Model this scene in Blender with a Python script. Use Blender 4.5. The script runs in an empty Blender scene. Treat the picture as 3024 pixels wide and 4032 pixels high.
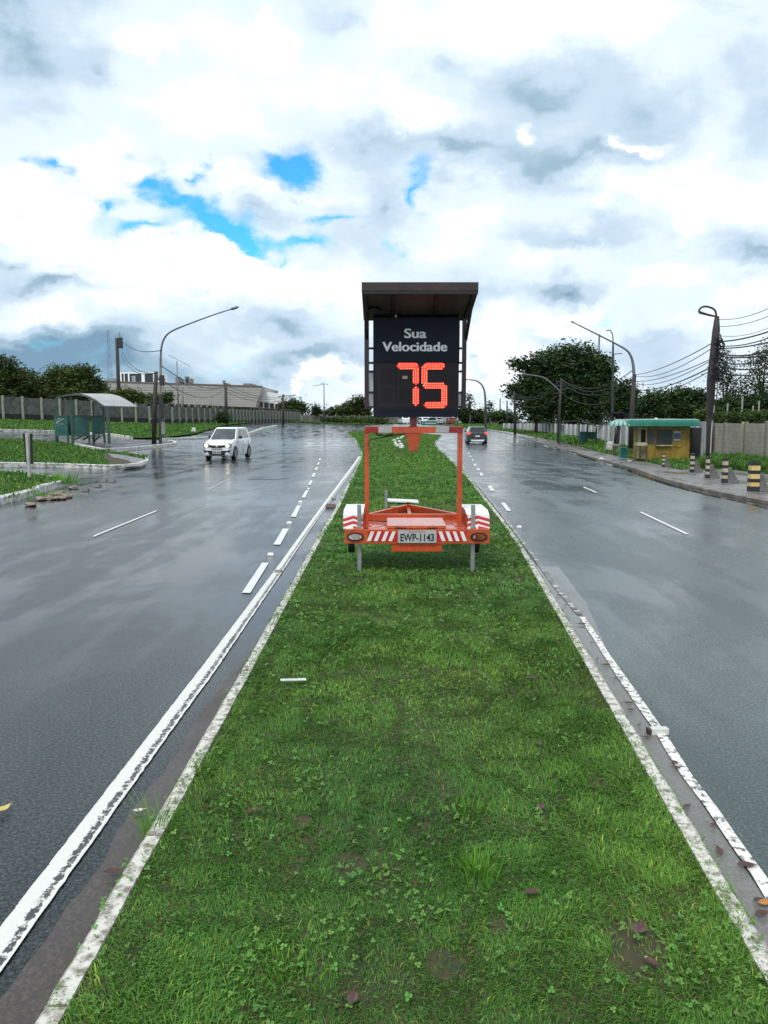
import bpy, bmesh, math, random
import numpy as np
from mathutils import Vector, Matrix, Euler
R = math.radians
random.seed(7)
sc = bpy.context.scene
COL = sc.collection
# ---------------------------------------------------------------- camera
F = 3000.0; HZ = 1660.0; TH = math.atan((2016 - HZ) / F); CZ = 1.6
cd = bpy.data.cameras.new('camera'); cam = bpy.data.objects.new('camera', cd); COL.objects.link(cam)
cam.location = (0, 0, CZ); cam.rotation_euler = (math.pi / 2 - TH, 0, 0)
cd.sensor_fit = 'VERTICAL'; cd.sensor_height = 36; cd.lens = F / 4032 * 36
cd.clip_start = 0.05; cd.clip_end = 6000
sc.camera = cam
sc.view_settings.view_transform = 'Standard'; sc.view_settings.look = 'None'
sc.view_settings.exposure = 0.12; sc.view_settings.gamma = 1.0; sc.view_settings.use_curve_mapping = False
SUN_EL = 55; SUN_AZ = 200          # azimuth clockwise from +Y
# ---------------------------------------------------------------- rays
def ray(px, py):
    dx = (px - 1512) / F; dy = (2016 - py) / F
    return np.array([dx, math.cos(TH) + dy * math.sin(TH), -math.sin(TH) + dy * math.cos(TH)])
def uv_of(px, py):
    d = ray(px, py); d = d / np.linalg.norm(d)
    return 2 * d[0] / (1 + d[1]), 2 * d[2] / (1 + d[1])
# ---------------------------------------------------------------- sun and sky
sd = bpy.data.lights.new('sun', 'SUN'); sd.energy = 1.9; sd.angle = R(18); sd.color = (1, .965, .91)
so = bpy.data.objects.new('sun', sd); COL.objects.link(so)
a = R(SUN_AZ); e = R(SUN_EL)
sdir = Vector((math.sin(a) * math.cos(e), math.cos(a) * math.cos(e), math.sin(e)))
so.rotation_euler = (-sdir).to_track_quat('-Z', 'Y').to_euler()
so.location = (0, 0, 50)
W = bpy.data.worlds.new('World'); sc.world = W; W.use_nodes = True
nt = W.node_tree; nt.nodes.clear(); N = nt.nodes; Lk = nt.links
def nd(t, **k):
    n = N.new(t)
    for q, v in k.items(): setattr(n, q, v)
    return n
def wmath(op, a_, b_=None, c_=None, clamp=False):
    n = nd('ShaderNodeMath', operation=op); n.use_clamp = clamp
    for i, v in enumerate((a_, b_, c_)):
        if v is None: continue
        if isinstance(v, (int, float)): n.inputs[i].default_value = v
        else: Lk.new(v, n.inputs[i])
    return n.outputs[0]
def wnoise(vec, scale, detail, rough, dist=0.0, off=(0, 0, 0), sc3=(1, 1, 1)):
    m = nd('ShaderNodeMapping'); m.inputs['Location'].default_value = off; m.inputs['Scale'].default_value = sc3
    Lk.new(vec, m.inputs['Vector'])
    n = nd('ShaderNodeTexNoise'); n.inputs['Scale'].default_value = scale; n.inputs['Detail'].default_value = detail
    n.inputs['Roughness'].default_value = rough; n.inputs['Distortion'].default_value = dist
    Lk.new(m.outputs[0], n.inputs['Vector'])
    return n
tc = nd('ShaderNodeTexCoord')
sep = nd('ShaderNodeSeparateXYZ'); Lk.new(tc.outputs['Generated'], sep.inputs[0])
den = wmath('MAXIMUM', wmath('ADD', sep.outputs[1], 1.0), 0.05)
U = wmath('DIVIDE', wmath('MULTIPLY', sep.outputs[0], 2.0), den)
V = wmath('DIVIDE', wmath('MULTIPLY', sep.outputs[2], 2.0), den)
cmb = nd('ShaderNodeCombineXYZ'); Lk.new(U, cmb.inputs[0]); Lk.new(V, cmb.inputs[1])
uvv = cmb.outputs[0]
nw = wnoise(uvv, 7.0, 5, 0.6, sc3=(1, 1.5, 1))
vs = nd('ShaderNodeVectorMath', operation='SUBTRACT'); Lk.new(nw.outputs['Color'], vs.inputs[0]); vs.inputs[1].default_value = (.5, .5, .5)
vm = nd('ShaderNodeVectorMath', operation='MULTIPLY'); Lk.new(vs.outputs[0], vm.inputs[0]); vm.inputs[1].default_value = (.17, .13, 0)
va = nd('ShaderNodeVectorMath', operation='ADD'); Lk.new(uvv, va.inputs[0]); Lk.new(vm.outputs[0], va.inputs[1])
warp = va.outputs[0]
def blobs(lst, g_=1.0):
    acc = None
    for (cx, cy, rx, ry, rot, w) in lst:
        rx *= g_; ry *= g_
        u0, v0 = uv_of(cx, cy); u1, _ = uv_of(cx + rx, cy); _, v1 = uv_of(cx, cy - ry)
        m = nd('ShaderNodeMapping', vector_type='TEXTURE')
        m.inputs['Location'].default_value = (u0, v0, 0); m.inputs['Rotation'].default_value = (0, 0, R(rot))
        m.inputs['Scale'].default_value = (abs(u1 - u0), abs(v1 - v0), 1)
        Lk.new(warp, m.inputs['Vector'])
        g = nd('ShaderNodeTexGradient', gradient_type='QUADRATIC_SPHERE'); Lk.new(m.outputs[0], g.inputs[0])
        acc = wmath('MULTIPLY_ADD', g.outputs['Fac'], w, acc if acc is not None else 0.0)
    return acc
BLUE = [(575, 645, 190, 120, 12, 1.6), (219, 650, 95, 65, 0, 1.3), (120, 690, 110, 60, 0, .7), (802, 655, 80, 50, 0, 1.2),
        (398, 775, 60, 60, 0, 1.2), (690, 755, 180, 60, 0, 1.0), (545, 868, 260, 75, 0, 1.3), (850, 830, 270, 105, -25, 1.7),
        (1000, 915, 170, 75, -15, 1.2), (1125, 628, 155, 105, 0, 1.7), (1195, 968, 170, 65, -10, 1.2), (1120, 1025, 50, 40, 0, 1.0),
        (1320, 872, 190, 45, 0, 1.3), (1664, 735, 75, 150, 0, 1.25), (1545, 1010, 110, 70, 0, .7), (2670, 985, 190, 60, 0, .6),
        (2380, 1240, 160, 50, 10, .5)]
BRI = [(2300, 60, 1300, 300, 0, .55), (1500, 90, 260, 220, 0, .25), (565, 146, 170, 130, 0, .5), (1066, 137, 160, 200, 0, .35),
       (875, 430, 330, 220, 0, .35), (420, 600, 350, 140, 0, .3), (137, 820, 380, 190, 0, .45), (756, 985, 560, 190, 0, .6),
       (365, 1020, 420, 160, 0, .5), (875, 1130, 480, 140, 0, .45), (1300, 1130, 330, 110, 0, .4), (228, 1249, 190, 90, 0, .55),
       (510, 1203, 270, 100, 0, .4), (1335, 1470, 170, 65, 0, 1.0), (1658, 492, 170, 120, 0, .6), (2091, 495, 100, 75, 0, .6),
       (2469, 565, 170, 55, -8, .6), (1813, 830, 420, 210, 0, .35), (2515, 711, 370, 110, 18, .45), (2879, 756, 360, 190, 0, .5),
       (2679, 900, 130, 160, 0, .45), (2970, 893, 220, 55, 0, .4), (2150, 966, 420, 90, 0, .35), (2104, 1303, 480, 80, 0, .45),
       (2330, 1215, 330, 60, 18, .4), (1904, 1258, 120, 120, 0, .4), (1950, 1440, 220, 140, 0, .55), (2925, 1157, 300, 90, 0, .4),
       (2606, 1094, 240, 80, 0, .45), (1250, 740, 300, 80, 0, .25), (2750, 1290, 160, 130, 0, .3),
       (980, 700, 260, 90, -20, .4), (1700, 980, 300, 120, 0, .3)]
DRK = [(60, 120, 480, 350, 0, -.5), (365, 260, 340, 170, 0, -.38), (1367, 110, 220, 190, 0, -.25), (1740, 220, 220, 160, 0, -.3),
       (2150, 365, 750, 370, 0, -.5), (1780, 600, 620, 140, 0, -.45), (2300, 600, 650, 200, 0, -.45), (2560, 437, 450, 260, 0, -.3),
       (2990, 420, 300, 400, 0, -.38), (2330, 902, 560, 150, 0, -.4), (2980, 1030, 430, 150, 0, -.5), (2240, 1130, 390, 130, 0, -.75),
       (1500, 800, 160, 400, 0, -.3), (228, 1118, 420, 95, 0, -.65), (40, 1011, 220, 90, 0, -.5), (60, 1370, 720, 150, 0, -.75),
       (410, 1405, 600, 170, 0, -.6), (1094, 1312, 520, 140, 0, -.6), (1230, 1425, 420, 80, 8, -.55), (775, 960, 140, 80, 0, -.35),
       (592, 1048, 90, 80, 0, -.4), (1048, 838, 240, 80, 0, -.3), (200, 450, 500, 120, 0, -.15), (1650, 1180, 300, 100, 0, -.25),
       (1130, 1230, 200, 60, 0, -.2), (2550, 1350, 500, 100, 0, -.25), (1480, 560, 300, 120, 0, -.2), (700, 1500, 800, 150, 0, -.5), (2100, 1370, 400, 90, 0, -.3), (2600, 1420, 650, 170, 0, -.35), (1900, 1150, 300, 130, 0, -.2), (1950, 1530, 500, 90, 0, -.2)]
n1 = wnoise(uvv, 3.0, 9, 0.53, .25, off=(3.1, 1.7, .4), sc3=(1, 1.3, 1))
n1b = wnoise(uvv, 3.0, 9, 0.53, .25, off=(3.1 - .012, 1.7 + .06, .4), sc3=(1, 1.3, 1))
n2 = wnoise(uvv, 11, 7, 0.62, .5, off=(8, 2, 1), sc3=(1, 1.6, 1))
emb = wmath('SUBTRACT', n1.outputs['Fac'], n1b.outputs['Fac'])
L = wmath('ADD', wmath('ADD', blobs(BRI), blobs(DRK)), .71)
L = wmath('MULTIPLY_ADD', wmath('SUBTRACT', n1.outputs['Fac'], .5), .48, L)
L = wmath('MULTIPLY_ADD', wmath('SUBTRACT', n2.outputs['Fac'], .5), .24, L)
L = wmath('MULTIPLY_ADD', emb, .9, L)
CUM = [(756, 975, 560, 150, 0, 1.5), (365, 1030, 420, 130, 0, 1.4), (875, 1130, 520, 120, 0, 1.2), (1325, 1475, 150, 60, 0, 1.8), (1245, 1495, 60, 45, 0, 1.3), (1430, 1490, 70, 70, 0, 1.2),
       (2091, 500, 85, 65, 0, 1.2), (2469, 568, 150, 42, -8, 1.3), (1658, 495, 140, 90, 0, 1.3), (1860, 1440, 170, 100, 0, 1.1), (228, 1255, 180, 65, 0, 1.3), (560, 1215, 260, 70, 0, 1.0),
       (2104, 1310, 430, 45, 4, 1.1), (2860, 770, 320, 120, 0, 1.1), (100, 860, 330, 110, 0, 1.1), (1180, 740, 280, 60, -12, .9), (2560, 720, 260, 60, 18, .9), (2640, 1100, 200, 60, 0, .9)]
n3 = wnoise(uvv, 15, 8, 0.60, .3, off=(2, 6, 3), sc3=(1, 1.25, 1))
n3b = wnoise(uvv, 15, 8, 0.60, .3, off=(2 - .03, 6 + .22, 3), sc3=(1, 1.25, 1))
emb3 = wmath('SUBTRACT', n3.outputs['Fac'], n3b.outputs['Fac'])
Cm = wmath('MULTIPLY_ADD', wmath('SUBTRACT', n3.outputs['Fac'], .5), 1.5, wmath('SUBTRACT', blobs(CUM), .26))
mc = nd('ShaderNodeMapRange', interpolation_type='SMOOTHSTEP'); Lk.new(Cm, mc.inputs[0]); mc.inputs[1].default_value = .0; mc.inputs[2].default_value = .20
Lc = wmath('MULTIPLY_ADD', emb3, 1.5, wmath('MULTIPLY_ADD', n1.outputs['Fac'], .5, .66))
L = wmath('ADD', wmath('MULTIPLY', L, wmath('SUBTRACT', 1.0, mc.outputs[0])), wmath('MULTIPLY', Lc, mc.outputs[0]))
cr = nd('ShaderNodeValToRGB'); Lk.new(L, cr.inputs[0]); cr.color_ramp.interpolation = 'EASE'
els = cr.color_ramp.elements
els[0].position = 0.0; els[0].color = (.20, .33, .46, 1)
els[1].position = 1.0; els[1].color = (1, 1, 1, 1)
for p, c in ((.25, (.33, .48, .60)), (.5, (.56, .70, .83)), (.72, (.76, .87, .95)), (.92, (.95, .98, 1.0))):
    q = els.new(p); q.color = (*c, 1)
sky = nd('ShaderNodeTexSky', sky_type='NISHITA'); sky.sun_disc = False
sky.sun_elevation = R(SUN_EL); sky.sun_rotation = R(SUN_AZ); sky.air_density = 1.0; sky.dust_density = .4; sky.ozone_density = 2.0
STR = 0.12
skyc = nd('ShaderNodeMix', data_type='RGBA', blend_type='MULTIPLY'); skyc.inputs[0].default_value = 1
Lk.new(sky.outputs[0], skyc.inputs[6]); skyc.inputs[7].default_value = (.42, 1.42, 1.75, 1)
cl = nd('ShaderNodeMix', data_type='RGBA', blend_type='MULTIPLY'); cl.inputs[0].default_value = 1
Lk.new(cr.outputs[0], cl.inputs[6]); cl.inputs[7].default_value = (1.04 / STR,) * 3 + (1,)
B = wmath('MULTIPLY_ADD', wmath('SUBTRACT', n2.outputs['Fac'], .5), 2.2, wmath('SUBTRACT', blobs(BLUE, 1.5), .24))
B = wmath('MULTIPLY_ADD', wmath('SUBTRACT', n1.outputs['Fac'], .5), -.5, B)
mr = nd('ShaderNodeMapRange', interpolation_type='SMOOTHSTEP'); Lk.new(B, mr.inputs[0])
mr.inputs[1].default_value = -.08; mr.inputs[2].default_value = 1.05
mx = nd('ShaderNodeMix', data_type='RGBA'); Lk.new(wmath('MULTIPLY', mr.outputs[0], wmath('SUBTRACT', 1.0, wmath('MULTIPLY', mc.outputs[0], .9))), mx.inputs[0]); Lk.new(cl.outputs[2], mx.inputs[6]); Lk.new(skyc.outputs[2], mx.inputs[7])
bg = nd('ShaderNodeBackground'); bg.inputs[1].default_value = STR; Lk.new(mx.outputs[2], bg.inputs[0])
wo = nd('ShaderNodeOutputWorld'); Lk.new(bg.outputs[0], wo.inputs[0])
W.cycles.sampling_method = 'MANUAL'; W.cycles.sample_map_resolution = 512
# ---------------------------------------------------------------- terrain
def sstep(t):
    t = np.clip(t, 0, 1); return t * t * (3 - 2 * t)
def T(x, y):
    x = np.asarray(x, float); y = np.asarray(y, float)
    z = sstep((y - 50) / 130.) * 1.0
    z = z - 0.25 * np.where((y > 15) & (y < 75), np.sin(np.pi * (y - 15) / 60) ** 2, 0)
    s = np.clip(-8 - x, 0, 60)
    z = z + np.where(s < 4, .055 * s * s / 8, .055 * (s - 2)) * sstep((y - 12) / 8.)
    return z
def P(px, py, zo=0.0):
    d = ray(px, py)
    ts = np.geomspace(1.2, 900, 700)
    g = CZ + d[2] * ts - T(d[0] * ts, d[1] * ts) - zo
    k = np.argmax(g < 0)
    if g[k] >= 0: raise ValueError('no ground at %s %s' % (px, py))
    lo, hi = ts[k - 1], ts[k]
    for _ in range(40):
        m = (lo + hi) / 2
        if CZ + d[2] * m - float(T(d[0] * m, d[1] * m)) - zo > 0: lo = m
        else: hi = m
    return Vector((d[0] * lo, d[1] * lo, CZ + d[2] * lo))
def at(px, py, Y):
    d = ray(px, py); t = Y / d[1]
    return Vector((d[0] * t, Y, CZ + d[2] * t))
def crop(ox, oy, s): return lambda x, y: (ox + x * s, oy + y * s)
c1 = crop(1300, 1060, .42194); c2 = crop(1300, 1640, .42194); c3 = crop(0, 1150, .6028); c4 = crop(0, 1350, .3617)
c5 = crop(550, 1350, .5425); c6 = crop(1780, 1150, .3882); c7 = crop(2200, 1150, .4967)
z1 = crop(2300, 1580, .4364); z2 = crop(0, 1650, .4822); z3 = crop(1750, 1550, .3918); z4 = crop(0, 2900, .7233)
z5 = crop(1000, 3000, .7233); z6 = crop(2000, 2200, .6172); z7 = crop(800, 1800, .4219); z8 = crop(2200, 3100, .4967)
z9 = crop(1560, 1600, .20494); k0 = crop(2350, 1620, .27125)
def PP(c, pts, zo=0.0): return [P(*c(x, y), zo) for x, y in pts]
# ---------------------------------------------------------------- materials
MATS = {}
def mat(name, col, rough=.6, metal=0., var=.25, vscale=3., bump=0., bscale=40., coat=0., col2=None, emit=None, estr=0., attr=False, trans=0., ior=1.5, detail=4, thr=None, stretch=(1, 1, 1), spec=.5, world=False):
    if name in MATS: return MATS[name]
    m = bpy.data.materials.new(name); m.use_nodes = True; t = m.node_tree; b = t.nodes['Principled BSDF']
    b.inputs['Roughness'].default_value = rough; b.inputs['Metallic'].default_value = metal
    b.inputs['Coat Weight'].default_value = coat; b.inputs['Coat Roughness'].default_value = .06
    b.inputs['IOR'].default_value = ior; b.inputs['Specular IOR Level'].default_value = spec
    if trans: b.inputs['Transmission Weight'].default_value = trans
    if emit: b.inputs['Emission Color'].default_value = (*emit, 1); b.inputs['Emission Strength'].default_value = estr
    c = t.nodes.new('ShaderNodeTexCoord'); mp = t.nodes.new('ShaderNodeMapping'); mp.inputs['Scale'].default_value = stretch
    if world:
        g = t.nodes.new('ShaderNodeNewGeometry'); t.links.new(g.outputs['Position'], mp.inputs[0])
    else: t.links.new(c.outputs['Object'], mp.inputs[0])
    n = t.nodes.new('ShaderNodeTexNoise'); n.inputs['Scale'].default_value = vscale; n.inputs['Detail'].default_value = detail; n.inputs['Roughness'].default_value = .65
    t.links.new(mp.outputs[0], n.inputs['Vector'])
    r = t.nodes.new('ShaderNodeValToRGB'); t.links.new(n.outputs['Fac'], r.inputs[0])
    c2_ = col2 if col2 else tuple(max(0, v * (1 + var)) for v in col)
    c1_ = col if col2 else tuple(v * (1 - var) for v in col)
    lo, hi = thr if thr else (.32, .68)
    r.color_ramp.elements[0].position = lo; r.color_ramp.elements[0].color = (*c1_, 1)
    r.color_ramp.elements[1].position = hi; r.color_ramp.elements[1].color = (*c2_, 1)
    out = r.outputs[0]
    if attr:
        at_ = t.nodes.new('ShaderNodeAttribute'); at_.attribute_name = 'tint'
        mm = t.nodes.new('ShaderNodeMix'); mm.data_type = 'RGBA'; mm.blend_type = 'MULTIPLY'; mm.inputs[0].default_value = 1
        t.links.new(out, mm.inputs[6]); t.links.new(at_.outputs['Color'], mm.inputs[7]); out = mm.outputs[2]
    t.links.new(out, b.inputs['Base Color'])
    if bump:
        n2_ = t.nodes.new('ShaderNodeTexNoise'); n2_.inputs['Scale'].default_value = bscale; n2_.inputs['Detail'].default_value = 3
        t.links.new(mp.outputs[0], n2_.inputs['Vector'])
        bp = t.nodes.new('ShaderNodeBump'); bp.inputs['Strength'].default_value = bump; bp.inputs['Distance'].default_value = .02
        t.links.new(n2_.outputs['Fac'], bp.inputs['Height']); t.links.new(bp.outputs[0], b.inputs['Normal'])
    MATS[name] = m; return m
def leafmat(name, col, col2, vscale=.6, tl=.3):
    m = mat(name, col, .55, col2=col2, vscale=vscale, attr=True, world=True, spec=.3)
    t = m.node_tree; b = t.nodes['Principled BSDF']; o = [x for x in t.nodes if x.type == 'OUTPUT_MATERIAL'][0]
    tr = t.nodes.new('ShaderNodeBsdfTranslucent'); ms = t.nodes.new('ShaderNodeMixShader'); ms.inputs[0].default_value = tl
    t.links.new(b.inputs['Base Color'].links[0].from_socket, tr.inputs[0])
    t.links.new(b.outputs[0], ms.inputs[1]); t.links.new(tr.outputs[0], ms.inputs[2]); t.links.new(ms.outputs[0], o.inputs[0])
    return m
def asphalt(name, c_lo, c_hi, rlo, rhi, streak=(1.3, .2, 1), bump=.4, ior=1.42):
    m = bpy.data.materials.new(name); m.use_nodes = True; t = m.node_tree; b = t.nodes['Principled BSDF']; n_ = t.nodes; l = t.links
    g = n_.new('ShaderNodeNewGeometry')
    def noise(scale, det, s=(1, 1, 1), rough=.6, dist=0.):
        mp = n_.new('ShaderNodeMapping'); mp.inputs['Scale'].default_value = s; l.new(g.outputs['Position'], mp.inputs[0])
        q = n_.new('ShaderNodeTexNoise'); q.inputs['Scale'].default_value = scale; q.inputs['Detail'].default_value = det; q.inputs['Roughness'].default_value = rough; q.inputs['Distortion'].default_value = dist
        l.new(mp.outputs[0], q.inputs['Vector']); return q.outputs['Fac']
    def mth(op, x, y, z=None, cl_=False):
        q = n_.new('ShaderNodeMath'); q.operation = op; q.use_clamp = cl_
        for i, v in enumerate((x, y, z)):
            if v is None: continue
            if isinstance(v, (int, float)): q.inputs[i].default_value = v
            else: l.new(v, q.inputs[i])
        return q.outputs[0]
    def ramp(x, p0, v0, p1, v1):
        q = n_.new('ShaderNodeMapRange'); l.new(x, q.inputs[0]); q.interpolation_type = 'SMOOTHSTEP'
        q.inputs[1].default_value = p0; q.inputs[2].default_value = p1; q.inputs[3].default_value = v0; q.inputs[4].default_value = v1
        return q.outputs[0]
    fine = noise(70, 4, rough=.75); big = noise(.5, 5, s=streak); pud = noise(.8, 9, s=(1, .5, 1), rough=.66, dist=.5)
    st = noise(1.0, 6, s=(2.2, .06, 1), rough=.6)
    f = mth('MULTIPLY_ADD', fine, .72, mth('MULTIPLY', big, .28))
    rp = n_.new('ShaderNodeValToRGB'); l.new(f, rp.inputs[0])
    rp.color_ramp.elements[0].position = .47; rp.color_ramp.elements[0].color = (*c_lo, 1)
    rp.color_ramp.elements[1].position = .68; rp.color_ramp.elements[1].color = (*c_hi, 1)
    l.new(rp.outputs[0], b.inputs['Base Color'])
    wet = ramp(mth('MULTIPLY_ADD', st, .32, mth('MULTIPLY', pud, .68)), .42, 0., .60, 1.)
    rgh = ramp(wet, 0, rhi, 1, rlo)
    l.new(rgh, b.inputs['Roughness'])
    b.inputs['IOR'].default_value = ior
    agg = noise(110, 3, rough=.7); undul = noise(3.0, 3, s=(1, .5, 1))
    bs = ramp(wet, 0, 1., 1, .38)
    h = mth('ADD', mth('MULTIPLY', agg, mth('MULTIPLY', bs, .0042)), mth('MULTIPLY', undul, .0034))
    bp = n_.new('ShaderNodeBump'); bp.inputs['Strength'].default_value = bump; bp.inputs['Distance'].default_value = 1.0
    l.new(h, bp.inputs['Height']); l.new(bp.outputs[0], b.inputs['Normal'])
    MATS[name] = m; return m
def wornpaint(name, col, under, lo, hi, strip=False, scale=35):
    m = mat(name, under, .35, col2=col, vscale=scale, thr=(lo, hi), detail=6, world=True, bump=.3, bscale=90)
    if strip:
        t = m.node_tree; n_ = [x for x in t.nodes if x.type == 'TEX_NOISE'][0]; r = [x for x in t.nodes if x.type == 'VALTORGB'][0]
        uv = t.nodes.new('ShaderNodeUVMap'); sp = t.nodes.new('ShaderNodeSeparateXYZ'); t.links.new(uv.outputs[0], sp.inputs[0])
        q = t.nodes.new('ShaderNodeFloatCurve'); t.links.new(sp.outputs[0], q.inputs['Value'])
        cv = q.mapping.curves[0]; cv.points[0].location = (0, .45); cv.points[1].location = (1, .62)
        for p in ((.06, .85), (.45, .8), (.7, .42), (.86, .55), (.93, .9)): cv.points.new(*p)
        q.mapping.update()
        mm = t.nodes.new('ShaderNodeMath'); mm.operation = 'MULTIPLY_ADD'; mm.inputs[1].default_value = .6
        t.links.new(q.outputs[0], mm.inputs[0]); s2 = t.nodes.new('ShaderNodeMath'); s2.operation = 'SUBTRACT'; s2.inputs[1].default_value = .36
        t.links.new(n_.outputs['Fac'], s2.inputs[0]); t.links.new(s2.outputs[0], mm.inputs[2]); t.links.new(mm.outputs[0], r.inputs[0])
    return m
# ---------------------------------------------------------------- object helpers
def tag(o, label=None, cat=None, group=None, kind=None):
    if label: o['label'] = label
    if cat: o['category'] = cat
    if group: o['group'] = group
    if kind: o['kind'] = kind
    return o
def empty(name, loc, rz=0, label=None, cat=None, group=None, scale=1.):
    o = bpy.data.objects.new(name, None); COL.objects.link(o); o.location = loc; o.rotation_euler = (0, 0, rz); o.scale = (scale,) * 3
    o.empty_display_size = .2
    return tag(o, label, cat, group)
def link(name, me, parent=None):
    o = bpy.data.objects.new(name, me); COL.objects.link(o)
    if parent is not None: o.parent = parent
    return o
def copy_tree(o, parent=None):
    c = o.copy(); COL.objects.link(c)
    if parent is not None: c.parent = parent
    for ch in o.children: copy_tree(ch, c)
    return c
class MB:
    def __init__(s): s.v = []; s.f = []; s.m = []; s.ms = []
    def mi(s, m):
        if m is None: return 0
        if m not in s.ms: s.ms.append(m)
        return s.ms.index(m)
    def add(s, vs, fs, m=None):
        k = len(s.v); s.v += [tuple(v) for v in vs]; i = s.mi(m)
        for f in fs: s.f.append(tuple(k + q for q in f)); s.m.append(i)
        return s
    def box(s, x0, x1, y0, y1, z0, z1, m=None, rot=None, piv=None):
        vs = [Vector((x, y, z)) for z in (z0, z1) for y in (y0, y1) for x in (x0, x1)]
        if rot is not None:
            p = Vector(piv) if piv is not None else Vector(((x0 + x1) / 2, (y0 + y1) / 2, (z0 + z1) / 2)); M = Euler(rot).to_matrix()
            vs = [M @ (v - p) + p for v in vs]
        return s.add(vs, [(0, 2, 3, 1), (4, 5, 7, 6), (0, 1, 5, 4), (2, 6, 7, 3), (0, 4, 6, 2), (1, 3, 7, 5)], m)
    def bar(s, a_, b_, w, h, m=None):      # box section bar from a to b
        a_ = Vector(a_); b_ = Vector(b_); d = (b_ - a_).normalized(); up = Vector((0, 0, 1)) if abs(d.z) < .95 else Vector((0, 1, 0))
        sx = d.cross(up).normalized() * w / 2; sz = sx.cross(d).normalized() * h / 2
        vs = [p + i * sx + j * sz for p in (a_, b_) for i, j in ((-1, -1), (1, -1), (1, 1), (-1, 1))]
        return s.add(vs, [(0, 1, 2, 3), (7, 6, 5, 4), (0, 4, 5, 1), (1, 5, 6, 2), (2, 6, 7, 3), (3, 7, 4, 0)], m)
    def tube(s, path, rad, n=8, m=None, cap=True):
        path = [Vector(p) for p in path]; k = len(path)
        if not hasattr(rad, '__len__'): rad = [rad] * k
        vs = []; ref = None
        for i, p in enumerate(path):
            d = (path[min(i + 1, k - 1)] - path[max(i - 1, 0)]).normalized()
            if ref is None: ref = Vector((1, 0, 0)) if abs(d.x) < .9 else Vector((0, 1, 0))
            x = (ref - d * ref.dot(d)).normalized(); ref = x; y = d.cross(x)
            for j in range(n):
                t_ = 2 * math.pi * j / n; vs.append(p + (x * math.cos(t_) + y * math.sin(t_)) * rad[i])
        fs = [(i * n + j, i * n + (j + 1) % n, (i + 1) * n + (j + 1) % n, (i + 1) * n + j) for i in range(k - 1) for j in range(n)]
        if cap: fs += [tuple(range(n - 1, -1, -1)), tuple(range((k - 1) * n, k * n))]
        return s.add(vs, fs, m)
    def prism(s, pts, axis, a0, a1, m=None):   # polygon pts in the plane normal to axis, extruded a0..a1
        def mk(p, a_):
            return {'x': (a_, p[0], p[1]), 'y': (p[0], a_, p[1]), 'z': (p[0], p[1], a_)}[axis]
        n = len(pts); vs = [mk(p, a0) for p in pts] + [mk(p, a1) for p in pts]
        return s.add(vs, [tuple(range(n)), tuple(range(2 * n - 1, n - 1, -1))] + [(i, i + n, (i + 1) % n + n, (i + 1) % n) for i in range(n)], m)
    def build(s, name, m=None, parent=None, smooth=False, bevel=0):
        me = bpy.data.meshes.new(name); me.from_pydata(s.v, [], s.f)
        bm = bmesh.new(); bm.from_mesh(me)
        bmesh.ops.recalc_face_normals(bm, faces=bm.faces)
        if bevel:
            bmesh.ops.bevel(bm, geom=[e_ for e_ in bm.edges if len(e_.link_faces) == 2 and e_.calc_face_angle(0) > .6], offset=bevel, segments=2, affect='EDGES', profile=.6, clamp_overlap=True)
        bm.to_mesh(me); bm.free()
        if s.ms:
            for q in s.ms: me.materials.append(q)
            if not bevel: me.polygons.foreach_set('material_index', s.m)
        elif m: me.materials.append(m)
        if smooth:
            me.polygons.foreach_set('use_smooth', [True] * len(me.polygons))
        o = link(name, me, parent); me.update(); return o
def smooth_angle(o, ang=35):
    me = o.data; me.polygons.foreach_set('use_smooth', [True] * len(me.polygons))
    try: me.set_sharp_from_angle(angle=R(ang))
    except Exception: pass
    return o
def text(body, size, bold, m, name, parent, loc, rot=(math.pi / 2, 0, 0), width=None, depth=.002, align='CENTER'):
    cu = bpy.data.curves.new(name, 'FONT'); cu.body = body; cu.size = size; cu.offset = bold; cu.extrude = depth; cu.align_x = align; cu.resolution_u = 6
    tmp = bpy.data.objects.new(name, cu); COL.objects.link(tmp)
    dg = bpy.context.evaluated_depsgraph_get(); dg.update()
    me = bpy.data.meshes.new_from_object(tmp.evaluated_get(dg)); bpy.data.objects.remove(tmp); bpy.data.curves.remove(cu)
    if width:
        co = np.zeros(len(me.vertices) * 3); me.vertices.foreach_get('co', co); co = co.reshape(-1, 3); w = co[:, 0].max() - co[:, 0].min()
        co[:, 0] *= width / w; me.vertices.foreach_set('co', co.ravel())
    me.materials.clear(); me.materials.append(m)
    o = link(name, me, parent); o.location = loc; o.rotation_euler = rot; return o
def boldtext(body, size, m, name, parent, loc, width, d=.0042):
    o = text(body, size, .0008, m, name, parent, loc, width=width - 2 * d); me = o.data; bm = bmesh.new(); bm.from_mesh(me); g0 = bm.verts[:] + bm.edges[:] + bm.faces[:]
    for k in (-3, -2, -1, 1, 2, 3):
        r_ = bmesh.ops.duplicate(bm, geom=g0); bmesh.ops.translate(bm, verts=[v for v in r_['geom'] if isinstance(v, bmesh.types.BMVert)], vec=(d * k / 3, d * .4 * (k % 2), .0001 * k))
    bm.to_mesh(me); bm.free(); return o
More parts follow.
